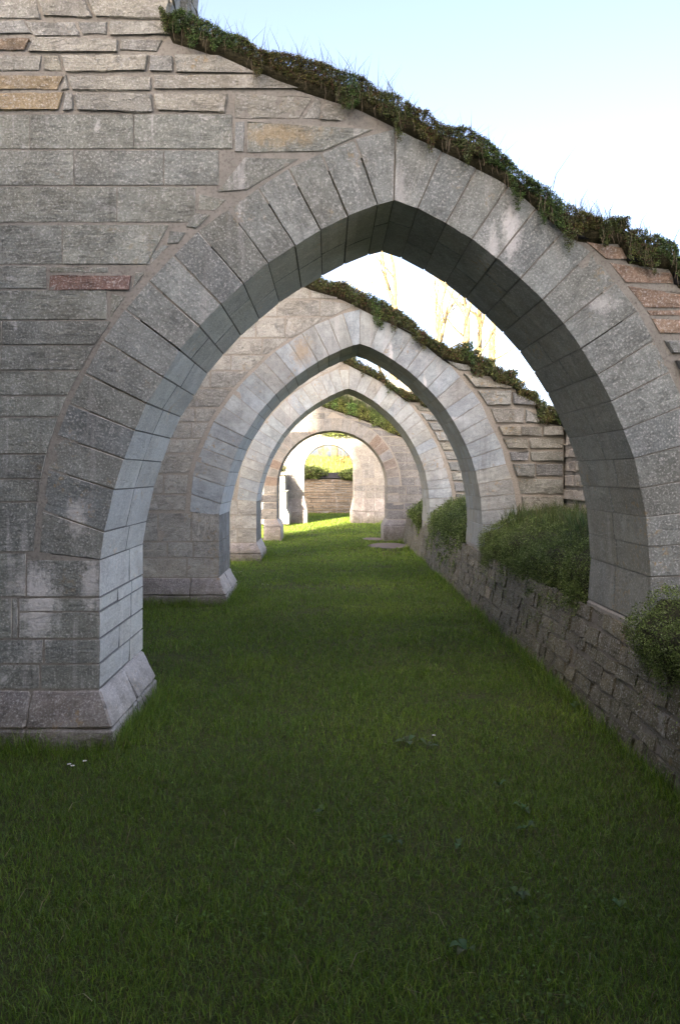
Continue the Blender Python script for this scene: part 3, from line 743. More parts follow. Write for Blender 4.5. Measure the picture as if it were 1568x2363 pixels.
# ---- the same arch repeated behind: second and third walls, and the one the camera stands under
def pointed_wall(label, y0, matv, mata, matr, core_mat, cell, seed, t=TH, tall=5.6):
    global rng
    rng = random.Random(seed)
    w = empty('arch_wall', (0, y0, 0)); tag(w, label, 'ruined wall', 'pointed arch walls across the aisle')
    jit = lambda J: [J[0]] + [((e[0] + rng.uniform(-.012, .012), e[1] + rng.uniform(-.012, .012)), i) for e, i in J[1:]]
    def resample(J, n): # another number of ring stones on the same curve
        out = []
        for k in range(n + 1):
            f = k / n * (len(J) - 1); i = min(int(f), len(J) - 2); a = f - i
            out.append(tuple((lerp(J[i][q][0], J[i + 1][q][0], a), lerp(J[i][q][1], J[i + 1][q][1], a)) for q in (0, 1)))
        return out
    L2, R2 = jit(resample(LJ, 18)), jit(resample(RJ, 18))
    voussoirs(w, L2, y0, t, matv, cell=cell, gap=.003, jm=M_mortar2); voussoirs(w, R2, y0, t, matv, cell=cell, gap=.0026, jm=M_mortar2)
    top = [(XL, tall), (XTALL - .3, tall), (XTALL, 4.5)] + TOPW
    core(w, L2, R2, top, y0, t, core_mat, zr=.2)
    zt = ztop_fn(TOPW, tall - .1)
    xe, xr_e = edge_fn(L2, 0), edge_fn(R2, 0)
    zsp = L2[-1][0][1]
    rows, z = [], zsp + .02
    while z < 5.4:
        h = rng.uniform(.17, .28); rows.append((z, z + h - .006)); z += h
    apex = L2[0][0][1]
    # left of the ring and over it
    low = [r for r in rows if r[0] < apex - .02]; high = [r for r in rows if r[0] >= apex - .02]
    fill_rows(w, low, lambda z: XL, lambda z: min(xe(z), L2[0][0][0]) - .05, zt, y0, mata, wr=(.3, .75), cell=cell, gap=.006)
    fill_rows(w, high, lambda z: XL, lambda z: L2[0][0][0] + .1, zt, y0, mata, wr=(.25, .6), cell=cell, gap=.007, rough=.016)
    # pier
    s = D1 / F; rows = []
    zp = .66 * .5 + .0; zt1, zm1 = H - (1592 - V0) * s, H - (1671 - V0) * s
    z = zt1 + .002
    while z < zsp - .03:
        h = rng.uniform(.19, .27)
        if zsp - z - h < .12: h = zsp - z
        rows.append((z, z + h - .005)); z += h
    q = quoin_rows(w, rows, L2[-1][1][0] - .002, y0, t, mata[0], cell=cell)
    for z0, z1, x in q: fill_rows(w, [(z0, z1)], lambda z: XL, lambda z: x - .004, zt, y0, mata, wr=(.35, .8), cell=cell, gap=.005)
    plinth(w, y0, t, L2[-1][1][0] - .002, M_plinth, zt1, zm1)
    # rough coursed rubble to the right of the ring
    rows, z = [], .7
    while z < 3.3:
        h = rng.uniform(.15, .23); rows.append((z, z + h - .012)); z += h
    fill_rows(w, rows, lambda z: xr_e(z) + .06, lambda z: XR, zt, y0, matr, wr=(.22, .62), rough=.022, gap=.007, proud=.055, pin=-.3, bev=.016, ragged=.016, cell=cell * .8, depth=.3)
    edging(w, TOPW, y0, TOPW[2][0], XR)
    return w
Y2, Y3 = 9.93, 15.1
pointed_wall('second pointed arch wall, paler smooth ring with rough stepped rubble on its right', Y2, [M_vou2], [M_ash2], [M_rub, M_rub, M_old], M_mortar2, .12, 21)
pointed_wall('third and smallest-looking pointed arch wall, framing the round arch', Y3, [M_vou2], [M_ash2], [M_rub], M_mortar2, .18, 33, tall=4.6)
pointed_wall('arch wall the camera stands under, outside the picture', -1.0, [M_vou], [M_ash], [M_rub], M_mortar, .3, 44, t=2.2)

# ---- round arch wall
def circle_joints(cx, zs, r, dep, n, jit=.012, stilt=0.0, rj=None):
    L, R = [], []
    for k in range(n + 1):
        a = math.pi / 2 * k / n
        for out, sg in ((L, -1), (R, 1)):
            d = dep + (rng.uniform(-jit, jit) if k else 0)
            s_, c_ = math.sin(a), math.cos(a)
            out.append(((cx + sg * (r + d) * s_, zs + (r + d) * c_), (cx + sg * r * s_, zs + r * c_)))
    return L, R

def round_wall(label, y0, t, cx, zs, r, dep, n, top, mats_v, mats, core_mat, xl, xr, cell, seed, plinth_z=(.48, .32), group=None, alt=None, rowh=(.16, .26), zmax=9):
    global rng
    rng = random.Random(seed)
    w = empty('round_arch_wall', (cx, y0, 0)); tag(w, label, 'ruined wall', group)
    L, R = circle_joints(cx, zs, r, dep, n)
    voussoirs(w, L, y0, t, mats_v, cell=cell, gap=.007); voussoirs(w, R, y0, t, mats_v, cell=cell, gap=.007)
    Lc = L + [((cx - r - dep, .2), (cx - r, .2)), ((cx - r - dep, -.3), (cx - r, -.3))]; Rc = R + [((cx + r + dep, .2), (cx + r, .2)), ((cx + r + dep, -.3), (cx + r, -.3))]
    core(w, Lc, Rc, top, y0, t, core_mat, zl=-.35, zr=-.35, xl=xl, xr=xr, inset=.007)
    zt = ztop_fn(top); xe, xre = edge_fn(L, 0), edge_fn(R, 0); apex = zs + r + dep
    rows, z = [], zs
    while z < min(zmax, max(p[1] for p in top)):
        h = rng.uniform(*rowh); rows.append((z, z + h - .006)); z += h
    low = [q for q in rows if q[0] < apex - .02]; high = [q for q in rows if q[0] >= apex - .02]
    fill_rows(w, low, lambda z: xl, lambda z: min(cx, xe(z)) - .03, zt, y0, mats, cell=cell, wr=(.3, .7))
    fill_rows(w, low, lambda z: max(cx, xre(z)) + .03, lambda z: xr, zt, y0, mats, cell=cell, wr=(.3, .7))
    fill_rows(w, high, lambda z: xl, lambda z: xr, zt, y0, mats, cell=cell, wr=(.3, .7))
    # jambs below the springing: stones through the wall, then coursed stone beside them
    rows, z = [], plinth_z[0] + .002
    while z < zs - .03:
        h = rng.uniform(*rowh)
        if zs - z - h < .1: h = zs - z
        rows.append((z, z + h - .006)); z += h
    for sg in (-1, 1):
        for z0, z1 in rows:
            wd = rng.uniform(.28, .5); a, b = cx + sg * r, cx + sg * (r + wd)
            sp = rng.uniform(.4, .6)
            for n0, n1 in ((0, t * sp - .004), (t * sp + .004, t)):
                stone(w, [(a, z0), (b, z0), (b, z1), (a, z1)], O=(0, y0, 0), n0=n0, n1=n1, mat=mats[rng.randrange(len(mats))], rough=.006, bev=.01, gap=.005, cell=cell)
            if sg < 0: fill_rows(w, [(z0, z1)], lambda z: xl, lambda z: b - .004, zt, y0, mats, cell=cell, wr=(.3, .7))
            else: fill_rows(w, [(z0, z1)], lambda z: b + .004, lambda z: xr, zt, y0, mats, cell=cell, wr=(.3, .7))
        # plinth
        p = .10
        for k, (zb, zt_, lo, hi) in enumerate(((plinth_z[1], plinth_z[0], p, 0), (-.2, plinth_z[1] - .004, p, p))):
            x_in = cx + sg * r; edge = xl if sg < 0 else xr; x = x_in; first = True
            while (x - edge) * sg < -.05:
                nx = x + sg * rng.uniform(.5, .9); nx = max(nx, edge) if sg < 0 else min(nx, edge)
                if abs(nx - edge) < .2: nx = edge
                a0, a1 = x - sg * (lo if first else -.004), x - sg * (hi if first else -.004)
                yb = y0 + (t if first else .4)
                lower = (min(a0, nx - sg * .004), y0 - lo, max(a0, nx - sg * .004), yb); upper = (min(a1, nx - sg * .004), y0 - hi, max(a1, nx - sg * .004), yb)
                block(w, lower, upper, zb, zt_, M_plinth if alt is None else alt)
                x = nx; first = False
    return w
Y4 = 20.0
M_ringmix = stone_material('grey_and_brown_ring_stone', [(.277, .278, .261), (.286, .287, .278), (.218, .165, .135), (.277, .278, .261), (.252, .261, .261), (.235, .183, .148)], lichen=.1, streak=.15, ochre=.02, pitting=.5, rough_bump=.6)
M_dk = stone_material('mixed_grey_course_stone', [(.235, .239, .235), (.168, .174, .178), (.260, .261, .244), (.202, .204, .196)], lichen=.15, streak=.15, ochre=.02, rough_bump=.8)
s4 = Y4 / F
top4 = [(-1.62, 3.9), (-1.05, 3.75), (-.75, 3.6), (-.42, 3.42), (.0, 3.28), (.4, 3.16), (.8, 3.02), (1.2, 2.86), (1.6, 2.66), (2.0, 2.5), (2.4, 2.35), (2.95, 2.1)]
round_wall('round arch wall with brown and grey ring stones under a grassy top', Y4, 1.0, .10, 1.33, 1.38, .33, 11, top4, [M_ringmix], [M_dk], M_mortar2, -1.62, 2.95, .2, 55)
Y5 = 27.3
top5 = [(-4.2, 5.2), (-2.0, 5.1), (.0, 5.0), (1.5, 4.9), (3.2, 4.8)]
round_wall('pale sunlit end wall with a small round doorway', Y5, .75, .02, 1.80, .84, .26, 8, top5, [M_ash], [M_dk], M_mortar, -4.2, 3.2, .3, 66, plinth_z=(.80, .34), rowh=(.2, .3), zmax=3.7)

# ---- buttress standing before the end wall at the left
rng = random.Random(5)
b = empty('buttress', (-1.75, 26.2, 0)); tag(b, 'short sunlit stone buttress with stepped base left of the doorway', 'buttress')
bx0, bx1, by0, by1 = -2.35, -1.36, 25.9, Y5 - .14
zz = [(.0, .30, .10, .10), (.304, .50, .10, 0), (.504, .78, 0, 0), (.784, 1.06, 0, 0), (1.064, 1.10, .05, .05), (1.104, 1.36, -.05, -.05), (1.364, 1.60, -.05, -.05)]
for z0, z1, lo, hi in zz:
    m = -1.9 + rng.uniform(-.15, .15)
    for a, c_, la, lc in ((bx0, m - .004, 1, 0), (m + .004, bx1, 0, 1)):
        block(b, (a - lo * la, by0 - lo, c_ + lo * lc, by1), (a - hi * la, by0 - hi, c_ + hi * lc, by1), z0, z1, M_ash2, name='stone')
block(b, (bx0 - .04, by0 - .04, bx1 + .05, by1), (bx0 + .1, by0 + .1, bx1 - .05, by1), 1.604, 1.68, M_ash2, name='cap_stone')

# ---- retaining wall across the end, with its slate coping
Y6 = 34.5
rng = random.Random(9)
rw = empty('retaining_wall', (0, Y6, 0)); tag(rw, 'brown coursed stone retaining wall seen through the doorway, below the sunny slope', 'wall')
prism(rw, [(-9, -.3), (-9, 1.43), (9, 1.43), (9, -.3)], Y6 + .012, Y6 + .6, M_mortar, 'mortar_core')
z = -.1
while z < 1.40:
    h = rng.uniform(.10, .17); z1 = min(1.45, z + h)
    fill_rows(rw, [(z, z1 - .01)], lambda z: -3.2, lambda z: 3.2, lambda x: 9, Y6, [M_brown], wr=(.25, .6), rough=.02, gap=.007, cell=.3, proud=.03, bev=.02, depth=.15, ragged=.01)
    z = z1
for a, b_ in ((-6, -1.4), (-1.39, .0), (.01, 1.3), (1.31, 6)):
    block(rw, (a, Y6 - .08, b_, Y6 + .6), (a, Y6 - .08, b_, Y6 + .6), 1.455, 1.70, M_slate, name='coping_slab')

# ---- low wall along the right of the lawn
rng = random.Random(12)
lw = empty('low_wall', (1.8, 8, 0)); tag(lw, 'long low dark rubble wall along the right edge of the lawn', 'wall')
def lw_x(y): return 1.745 + (.10 * max(0, (y - 12) / 8))
BAT = Vector((.19, 0, .98)).normalized()
courses = [(-.03, .10), (.103, .205), (.208, .335), (.338, .43), (.433, .555), (.558, .665)]
ZC = Vector((0, -1, 0))
seg = [(2.0, 5.0), (5.0, 10.5), (10.5, 15.4), (15.4, 19.75)]
for (ya, yb) in seg:
    A = Vector((lw_x(ya) - lw_x(yb), ya - yb, 0)).normalized(); Bv = (BAT - A * BAT.dot(A)).normalized()
    O = Vector((lw_x(ya), ya, 0)); Ltot = math.hypot(lw_x(yb) - lw_x(ya), yb - ya)
    nrm = -(A.cross(Bv))
    # heart
    V = []
    for d in (.004, .5):
        for (aa, bb) in ((0, -.2), (-Ltot, -.2), (-Ltot, .66), (0, .66)): V.append(O + A * aa + Bv * bb + nrm * d)
    me = pymesh('mortar_core', V, [(0, 3, 2, 1), (4, 5, 6, 7), (0, 1, 5, 4), (1, 2, 6, 5), (2, 3, 7, 6), (3, 0, 4, 7)]); link('mortar_core', me, M_mortdark, lw)
    far = ya > 10; made = []
    for (b0, b1) in courses:
        a = 0.0
        while a < Ltot - .02:
            wdt = rng.choice([rng.uniform(.10, .22), rng.uniform(.2, .42)]) if not far else rng.uniform(.25, .5); a2 = min(Ltot, a + wdt)
            if Ltot - a2 < .1: a2 = Ltot
            j0, j1 = rng.uniform(-.035, .035), rng.uniform(-.035, .035)
            made += [stone(lw, [(-a2, b0 + j0 * .4), (-a, b0 + j1 * .4), (-a, b1 + j1 * .5), (-a2, b1 + j0 * .5)], O=O, A=A, B=Bv, n0=rng.uniform(-.014, .0), n1=.2,
                  mat=M_ochre if 7.0 < O.y + .0 + a < 9.2 and b0 == .208 and rng.random() < .12 else M_low, rough=.011 if not far else .008, bev=.005, gap=.002, cell=.045 if ya < 5 else .07 if ya < 11 else .2, ragged=.014)]
            a = a2
    if ya > 15: # the far end, past the number of single stones: one joined piece
        bm = bmesh.new()
        for o in made:
            if o is None: continue
            o.data.transform(o.matrix_basis); bm.from_mesh(o.data); me_ = o.data
            bpy.data.objects.remove(o); bpy.data.meshes.remove(me_)
        me = bpy.data.meshes.new('rubble_stones'); bm.to_mesh(me); bm.free()
        link('rubble_stones', me, M_low, lw)['kind'] = 'stuff'

# ---- raised ground behind it
def terrace():
    xs = [1.90, 1.97, 2.08, 2.3, 2.6, 3.0, 3.6, 4.5, 6, 9, 14, 30]; ys = [-6 + .5 * i for i in range(53)]
    V = []
    for y in ys:
        for x in xs:
            z = .63 + .39 * min(1, max(0, (x - 1.92) / .7)) + .05 * noise.noise(Vector((x, y, 8)))
            V.append((x + (lw_x(max(0, y)) - 1.745), y, z))
    n = len(xs); Fc = [(j * n + i, j * n + i + 1, (j + 1) * n + i + 1, (j + 1) * n + i) for j in range(len(ys) - 1) for i in range(n - 1)]
    return tag(link('terrace_ground', pymesh('terrace_ground', V, Fc, True), M_turf), kind='structure')
terrace()

# ---- stub of the outer wall to the right of the second arch
rng = random.Random(14)
ow = empty('outer_wall', (3.3, 9.2, .6)); tag(ow, 'pale broken stub of outer wall meeting the right end of the second arch wall', 'ruined wall')
prism(ow, [(2.96, .5), (2.96, 2.5), (3.2, 2.55), (3.7, 2.4), (3.7, .5)], 8.3, 11.0, M_mortar2, 'mortar_core')
z = .8
while z < 2.45:
    h = rng.uniform(.14, .22); a = 0
    while a < 2.6:
        a2 = min(2.68, a + rng.uniform(.2, .5))
        stone(ow, [(-a2, z), (-a, z), (-a, min(2.5, z + h - .012)), (-a2, min(2.5, z + h - .012))], O=(2.945, 8.3, 0), A=(0, -1, 0), B=(0, 0, 1), n0=rng.uniform(-.03, .01), n1=.15, mat=M_cream, rough=.02, bev=.02, gap=.01, cell=.1, ragged=.012)
        a = a2
    z += h

# ---- unseen wall added far behind the camera to keep the low sun off the aisle
rng = random.Random(15)
gw = empty('sun_blocker', (-8, -22, 0)); tag(gw, 'tall unseen wall added far behind the camera to block the sun', 'sun blocker')
WX, WH = -18.7, 27.5
px0, px1, pz0, pz1 = -18.25, -16.95, 23.7, 25.1            # notch placed to let a patch of sun onto the round arch wall
for xa, xb, za, zb in ((WX, 4, -.3, pz0), (WX, px0, pz0 + .003, pz1), (px1, 4, pz0 + .003, pz1), (WX, 4, pz1 + .003, WH)):
    block(gw, (xa, -22.9, xb, -22), (xa, -22.9, xb, -22), za, zb, M_ash, name='masonry', bev=.02, rough=.01)

block(gw, (-3.9, -20, -3.35, 12.0), (-3.9, -20, -3.35, 12.0), -.3, 4.5, M_ash, name='masonry', bev=.02, rough=.01)   # low unseen wall added to dim the light from the left

# ---- slope and hill beyond the retaining wall
def hill():
    xs = [-400, -120, -40] + [-20 + 1.0 * i for i in range(41)] + [40, 120, 400]; ys = [Y6 + .55, 36, 38, 40, 43, 46, 50, 55, 60, 66, 72, 80, 95, 130, 250, 700]
    V = []
    for y in ys:
        for x in xs:
            z = 1.60 + (y - Y6) * .048 + (.35 * max(0, 1 - abs(x + 3) / 5) * min(1, max(0, (y - 40) / 8))) + .06 * noise.noise(Vector((x * .3, y * .3, 2)))
            if y > 60: z = min(z, 2.95 + .01 * (y - 60))
            z += .05 * max(0, x) * min(1, (y - Y6) / 10) if x < 20 else 1.0
            V.append((x, y, z))
    n = len(xs); Fc = [(j * n + i, j * n + i + 1, (j + 1) * n + i + 1, (j + 1) * n + i) for j in range(len(ys) - 1) for i in range(n - 1)]
    return tag(link('grassy_hill', pymesh('grassy_hill', V, Fc, True), noisy('hill_grass', (.10, .15, .028), (.20, .24, .06), 1.6, .95, .8, .1)), kind='structure')
hill()
def hill_z(x, y): return 1.60 + (min(y, 62) - Y6) * .048 + .05 * max(0, x)

# ---- worn patches of gravel by the round arch
def patch(name, cx, cy, rx, ry, seed):
    r2 = random.Random(seed); V = [(cx, cy, ground_height(cx, cy) + .022)]
    n = 28
    for i in range(n):
        a = 2 * math.pi * i / n; k = 1 + .25 * noise.noise(Vector((math.cos(a) * 1.5, math.sin(a) * 1.5, seed)))
        x, y = cx + math.cos(a) * rx * k, cy + math.sin(a) * ry * k; V.append((x, y, ground_height(x, y) + .016))
    return tag(link(name, pymesh(name, V, [(0, 1 + i, 1 + (i + 1) % n) for i in range(n)]), M_gravel), kind='structure')
patch('gravel_path', 1.42, 18.6, .48, .75, 1); patch('gravel_path', 1.18, 20.5, .30, .45, 2)

# ================================================================== plants
wall_planting('trailing sedum and grass along the sloping top of the nearest arch wall', TOPW, Y1, TH, TOPW[0][0] + .0, XR, 140000, .0092, thick=.105, grass=6000)
wall_planting('olive green sedum along the stepped top of the second arch wall', TOPW, Y2, TH, TOPW[3][0], XR, 34000, .022, thick=.16, grass=500)
wall_planting('narrow strip of sedum on top of the third arch wall', TOPW, Y3, TH, TOPW[3][0], XR, 12000, .027, thick=.14, grass=200)
wall_planting('thick green grass hanging over the top of the round arch wall', top4, Y4, 1.0, -.72, 2.9, 12000, .034, thick=.26, grass=9000, hang=.22, long_grass=True, cols=MAT,
              tuftcols=[(.055, .10, .02), (.075, .13, .03), (.10, .145, .045), (.16, .15, .08)])

def hanging_mat(label, y0, y1, n_leaf, leaf, zlow, zhigh, grass, xoff=.055, bulge0=.16, gl=.1):
    """a thick mat of creeping plants that spills from the raised ground over the low wall"""
    root = empty('trailing_plant_mat', (2.1, (y0 + y1) / 2, .7)); tag(root, label, 'plant mat', 'plant mats spilling over the low wall')
    def surf(s, y):   # s 0 = hanging fringe, 1 = back of the mat
        lo = lerp(zlow[0], zlow[1], (y - y0) / (y1 - y0)) - .06 + .16 * noise.noise(Vector((y * 1.3, 2, zlow[0]))) + .10 * noise.noise(Vector((y * 4, 5, 0))) + .11 * noise.noise(Vector((y * 9, 5, 0)))
        hi = lerp(zhigh[0], zhigh[1], (y - y0) / (y1 - y0)) + .06 * noise.noise(Vector((y * .9, 9, 1)))
        xw = lw_x(y) + .19 * .5 + xoff
        tp = 1.0; bulge = bulge0 * tp; lo = lerp(.62, lo, .35 + .65 * tp)
        key = [(0, xw + .02, lo), (.2, xw - bulge * .6, lo + (.75 - lo) * .45), (.42, xw - bulge, .74), (.58, xw + .05, .90), (.75, xw + .34, hi - .08), (1, xw + 1.0, hi)]
        x = interp([(k[0], k[1]) for k in key], s); z = interp([(k[0], k[2]) for k in key], s)
        n = .075 * noise.noise(Vector((y * 2.2, s * 4, 3))) + .045 * noise.noise(Vector((y * 6, s * 11, 6)))
        return Vector((x - n * (1 - s * .6), y, z + n * .6))
    ny = max(8, int((y1 - y0) / .1)); ns = 14; V, Fc = [], []
    for i in range(ny + 1):
        y = lerp(y0, y1, i / ny)
        for j in range(ns + 1):
            p = surf(j / ns, y); V.append((p.x + .03, p.y, p.z - .03))
        V.append((lw_x(y) + 1.0, y, .5)); V.append((lw_x(y) + .22, y, surf(0, y).z - .02))
    m = ns + 3
    for i in range(ny):
        for j in range(m): Fc.append((i * m + j, (i + 1) * m + j, (i + 1) * m + (j + 1) % m, i * m + (j + 1) % m))
    Fc.append(tuple(range(m))); Fc.append(tuple(ny * m + j for j in reversed(range(m))))
    link('soil', pymesh('soil', V, Fc, True), M_soil, root)
    n = n_leaf; ys = nrng.uniform(y0, y1, n); ss = nrng.random(n) ** .9
    pos = np.zeros((n, 3)); nr = np.zeros((n, 3))
    for i in range(n):
        p = surf(ss[i], ys[i]); q = surf(min(1, ss[i] + .03), ys[i]); d = q - p
        nn = Vector((-d.z, 0, d.x)).normalized()
        off = nrng.random() * .045
        pos[i] = p + nn * off; nr[i] = nn
        if i % 11 == 0: # the two ends of the mat
            e = y0 if i % 2 == 0 else y1; f = nrng.random(); inn = Vector((lw_x(e) + .45, e, .72)); sg = -1 if e == y0 else 1
            pos[i] = surf(ss[i], e).lerp(inn, f * .8) + Vector((0, sg * .015, 0)); nr[i] = (-.4, sg, .2)
    ns_, sp_, sn_ = int((y1 - y0) * 11), [], []      # trailing shoots below the fringe
    for q in range(ns_):
        yy = rng.uniform(y0 + .03, y1 - .03); p = surf(.03, yy); L = rng.uniform(.05, .24)
        for j in range(16):
            f = j / 15; zz_ = p.z + .03 - L * f
            sp_.append((min(p.x, lw_x(yy) + .19 * max(0, zz_)) - .025 + rng.uniform(-.012, .006), yy + .05 * math.sin(f * 3 + q) + rng.uniform(-.012, .012), zz_)); sn_.append((-1, 0, .3))
    cl = 6; k = n // cl * cl
    base = np.repeat(pos[:k:cl], cl, 0); pos[:k] = base + nrng.normal(0, leaf * 1.1, (k, 3))
    tint = np.repeat(palette(n // cl + 1, MAT, None, .25), cl, 0)[:n] * np.exp(nrng.normal(0, .18, (n, 1)))
    pos = np.concatenate([pos, np.array(sp_)]); nr = np.concatenate([nr, np.array(sn_, float)]); tint = np.concatenate([tint, palette(len(sp_), MAT, None, .25)]); nl = len(pos)
    o = leaves('leaves', pos, nr, leaf * nrng.uniform(.6, 1.4, nl), tint, M_leaf, root, spread=.55); o['kind'] = 'stuff'
    nc = max(3, grass // 40); n = nc * 40
    cy = np.repeat(nrng.uniform(y0 + .1, y1 - .1, nc), 40) + nrng.normal(0, .07, n); cs = np.repeat(nrng.uniform(.7, 1, nc), 40) + nrng.normal(0, .03, n)
    cy = np.clip(cy, y0 + .02, y1 - .02); cs = np.clip(cs, .5, 1)
    gp = np.array([surf(s, y) for s, y in zip(cs, cy)])
    o = blades('grass_blades', gp, nrng.uniform(.5, 1.5, n) * gl, np.full(n, .0055), nrng.uniform(.15, .8, n), palette(n, [(.06, .11, .025), (.085, .13, .035), (.05, .085, .025), (.13, .13, .05)], None, .2), M_blade, root)
    o['kind'] = 'stuff'
    return root
hanging_mat('bushy creeper on the low wall in front of the nearest arch, at the right edge', 1.3, Y1 - .06, 100000, .0115, (.54, .50), (1.02, .98), 500, bulge0=.13)
hanging_mat('largest creeper mat draped over the low wall between the first and second arches', Y1 + TH + .04, Y2 - .05, 110000, .0135, (.42, .47), (1.14, 1.16), 2600, bulge0=.0, gl=.16)
hanging_mat('creeper mat draped over the low wall between the second and third arches', Y2 + TH + .04, Y3 - .05, 30000, .026, (.36, .44), (1.18, 1.15), 1200, bulge0=.0, gl=.16)
hanging_mat('small rounded creeper mat on the low wall just beyond the third arch', Y3 + TH + .04, 18.2, 12000, .032, (.6, .62), (1.2, 1.15), 200, bulge0=.10)

# creeper on the coping beyond the doorway
def shrub_clump(name, label, cat, cx, cy, cz, rx, ry, rz, n, leaf, cols, group=None):
    root = empty(name, (cx, cy, cz - rz)); tag(root, label, cat, group)
    d = nrng.normal(0, 1, (n, 3)); d /= np.linalg.norm(d, axis=1)[:, None]
    r = nrng.uniform(.55, 1.05, n) ** .5
    k = np.array([1 + .35 * noise.noise(Vector(v) * 2.2 + Vector((cx * 3, cy, 0))) for v in d])
    pos = np.array([cx, cy, cz]) + d * (r * k)[:, None] * np.array([rx, ry, rz])
    o = leaves('foliage', pos, d, leaf * nrng.uniform(.6, 1.4, n), palette(n, cols, None, .25), M_leaf, root, spread=.6); o['kind'] = 'stuff'
    bm = bmesh.new(); bmesh.ops.create_icosphere(bm, subdivisions=2, radius=1)
    for v in bm.verts: v.co = Vector((v.co.x * rx * .72, v.co.y * ry * .72, v.co.z * rz * .72)) * (1 + .3 * noise.noise(v.co * 2 + Vector((cx, 0, 0))))
    me = bpy.data.meshes.new('stems'); bm.to_mesh(me); bm.free()
    link('stems', me, M_soil, root, Matrix.Translation((cx, cy, cz)))
    return root
shrub_clump('creeper', 'dark creeper hanging over the retaining wall left of the slate coping', 'creeper', -.85, Y6 - .05, 1.72, .85, .3, .30, 2600, .07, MAT)
shrub_clump('creeper', 'dark creeper hanging over the retaining wall right of the slate coping', 'creeper', 1.05, Y6 - .05, 1.62, .62, .3, .27, 2200, .07, MAT)
shrub_clump('creeper', 'sunlit yellow green creeper clinging to the end wall above the doorway', 'creeper', .55, Y5 - .02, 3.16, 1.15, .16, .30, 2600, .06, MAT)
shrub_clump('creeper', 'sunlit yellow green plants on top of the buttress', 'creeper', -1.85, 26.5, 1.80, .46, .35, .17, 900, .06, SEDUM)

# ---- trees on the hill
def tube(V, Fc, pts, rad, seg=6):
    b0 = len(V)
    for i, p in enumerate(pts):
        a = pts[max(0, i - 1)]; c = pts[min(len(pts) - 1, i + 1)]; d = (c - a)
        d = d.normalized() if d.length > 1e-6 else Vector((0, 0, 1))
        u = d.cross(Vector((.3, .9, .1))).normalized(); v = d.cross(u)
        for k in range(seg):
            t = 2 * math.pi * k / seg; V.append(p + (u * math.cos(t) + v * math.sin(t)) * rad[i])
    for i in range(len(pts) - 1):
        for k in range(seg):
            a = b0 + i * seg + k; b_ = b0 + i * seg + (k + 1) % seg; Fc.append((a, b_, b_ + seg, a + seg))
    Fc.append(tuple(b0 + (len(pts) - 1) * seg + k for k in range(seg)))

def bare_tree(label, x, y, z0, height, rad, seed, fork=.55, lean=0, mat=M_bark, ivy=False, group='bare trees on the slope beyond the arches', buds=True, dens=1.0, cat='tree', name='bare_tree'):
    r = random.Random(seed); root = empty(name, (x, y, z0)); tag(root, label, cat, group)
    tips = []
    Vt, Ft, Vb, Fb = [], [], [], []
    def limb(V, Fc, p, d, L, ra, depth):
        n = 6; pts = [p]; rr = [ra]
        for i in range(n):
            d = (d + Vector((r.uniform(-.22, .22), r.uniform(-.22, .22), r.uniform(-.06, .16)))).normalized()
            pts.append(pts[-1] + d * L / n); rr.append(ra * (1 - .72 * (i + 1) / n))
        tube(V, Fc, pts, rr, 7 if depth == 0 else 5 if depth == 1 else 4)
        if depth < 3:
            nb = int((6 if depth == 0 else 5 if depth == 1 else 4) * dens)
            for k in range(nb):
                i = r.randint(2 if depth else 1, n); ang = r.uniform(0, 2 * math.pi); sp = r.uniform(.45, 1.0)
                dd = (d * .7 + Vector((math.cos(ang) * sp, math.sin(ang) * sp, r.uniform(-.1, .4)))).normalized()
                limb(Vb, Fb, pts[i], dd, L * r.uniform(.38, .62), rr[i] * r.uniform(.34, .55), depth + 1)
        else: tips.extend(pts[2:])
    base = Vector((x, y, z0 - .15)); top = Vector((x + lean, y, z0 + height * fork))
    pts = [base]; rr = [rad * 1.2]
    for i in range(1, 8):
        f = i / 7; pts.append(base.lerp(top, f) + Vector((r.uniform(-.06, .06), r.uniform(-.06, .06), 0)) * (1 if i < 7 else .3)); rr.append(rad * (1 - .35 * f))
    tube(Vt, Ft, pts, rr, 9)
    for k in range(r.choice([2, 3])):
        a = r.uniform(0, 6.28); d = Vector((math.cos(a) * .35, math.sin(a) * .25, 1)).normalized()
        limb(Vb, Fb, pts[-1], d, height * (1 - fork) * r.uniform(.75, 1), rr[-1] * .62, 0)
    for k in range(3):
        i = r.randint(3, 6); a = r.uniform(0, 6.28); limb(Vb, Fb, pts[i], Vector((math.cos(a), math.sin(a), .55)).normalized(), height * .3, rr[i] * .35, 1)
    link('trunk', pymesh('trunk', Vt, Ft, True), mat, root); link('branches', pymesh('branches', Vb, Fb, True), mat, root)
    if buds and tips:
        n = len(tips); pos = np.array(tips) + nrng.normal(0, .05, (n, 3))
        o = leaves('buds', pos, nrng.normal(0, 1, (n, 3)), np.full(n, .06), palette(n, [(.30, .26, .08), (.24, .24, .08)], None, .2), M_leaf, root); o['kind'] = 'stuff'
    if ivy:
        n = 1500; t = nrng.random(n); a = nrng.uniform(0, 6.28, n)
        p0 = np.array(base); p1 = np.array(top)
        pos = p0 + (p1 - p0) * (t * .95)[:, None]; rad_ = rad * 1.5 + .25 * nrng.random(n)
        pos[:, 0] += np.cos(a) * rad_; pos[:, 1] += np.sin(a) * rad_
        o = leaves('ivy', pos, np.stack([np.cos(a), np.sin(a), a * 0 + .4], 1), nrng.uniform(.05, .11, n), palette(n, [(.09, .13, .03), (.13, .16, .04), (.06, .09, .02)], None, .2), M_leaf, root); o['kind'] = 'stuff'
    return root
def at_px(u, Y): return (u - U0) / F * Y
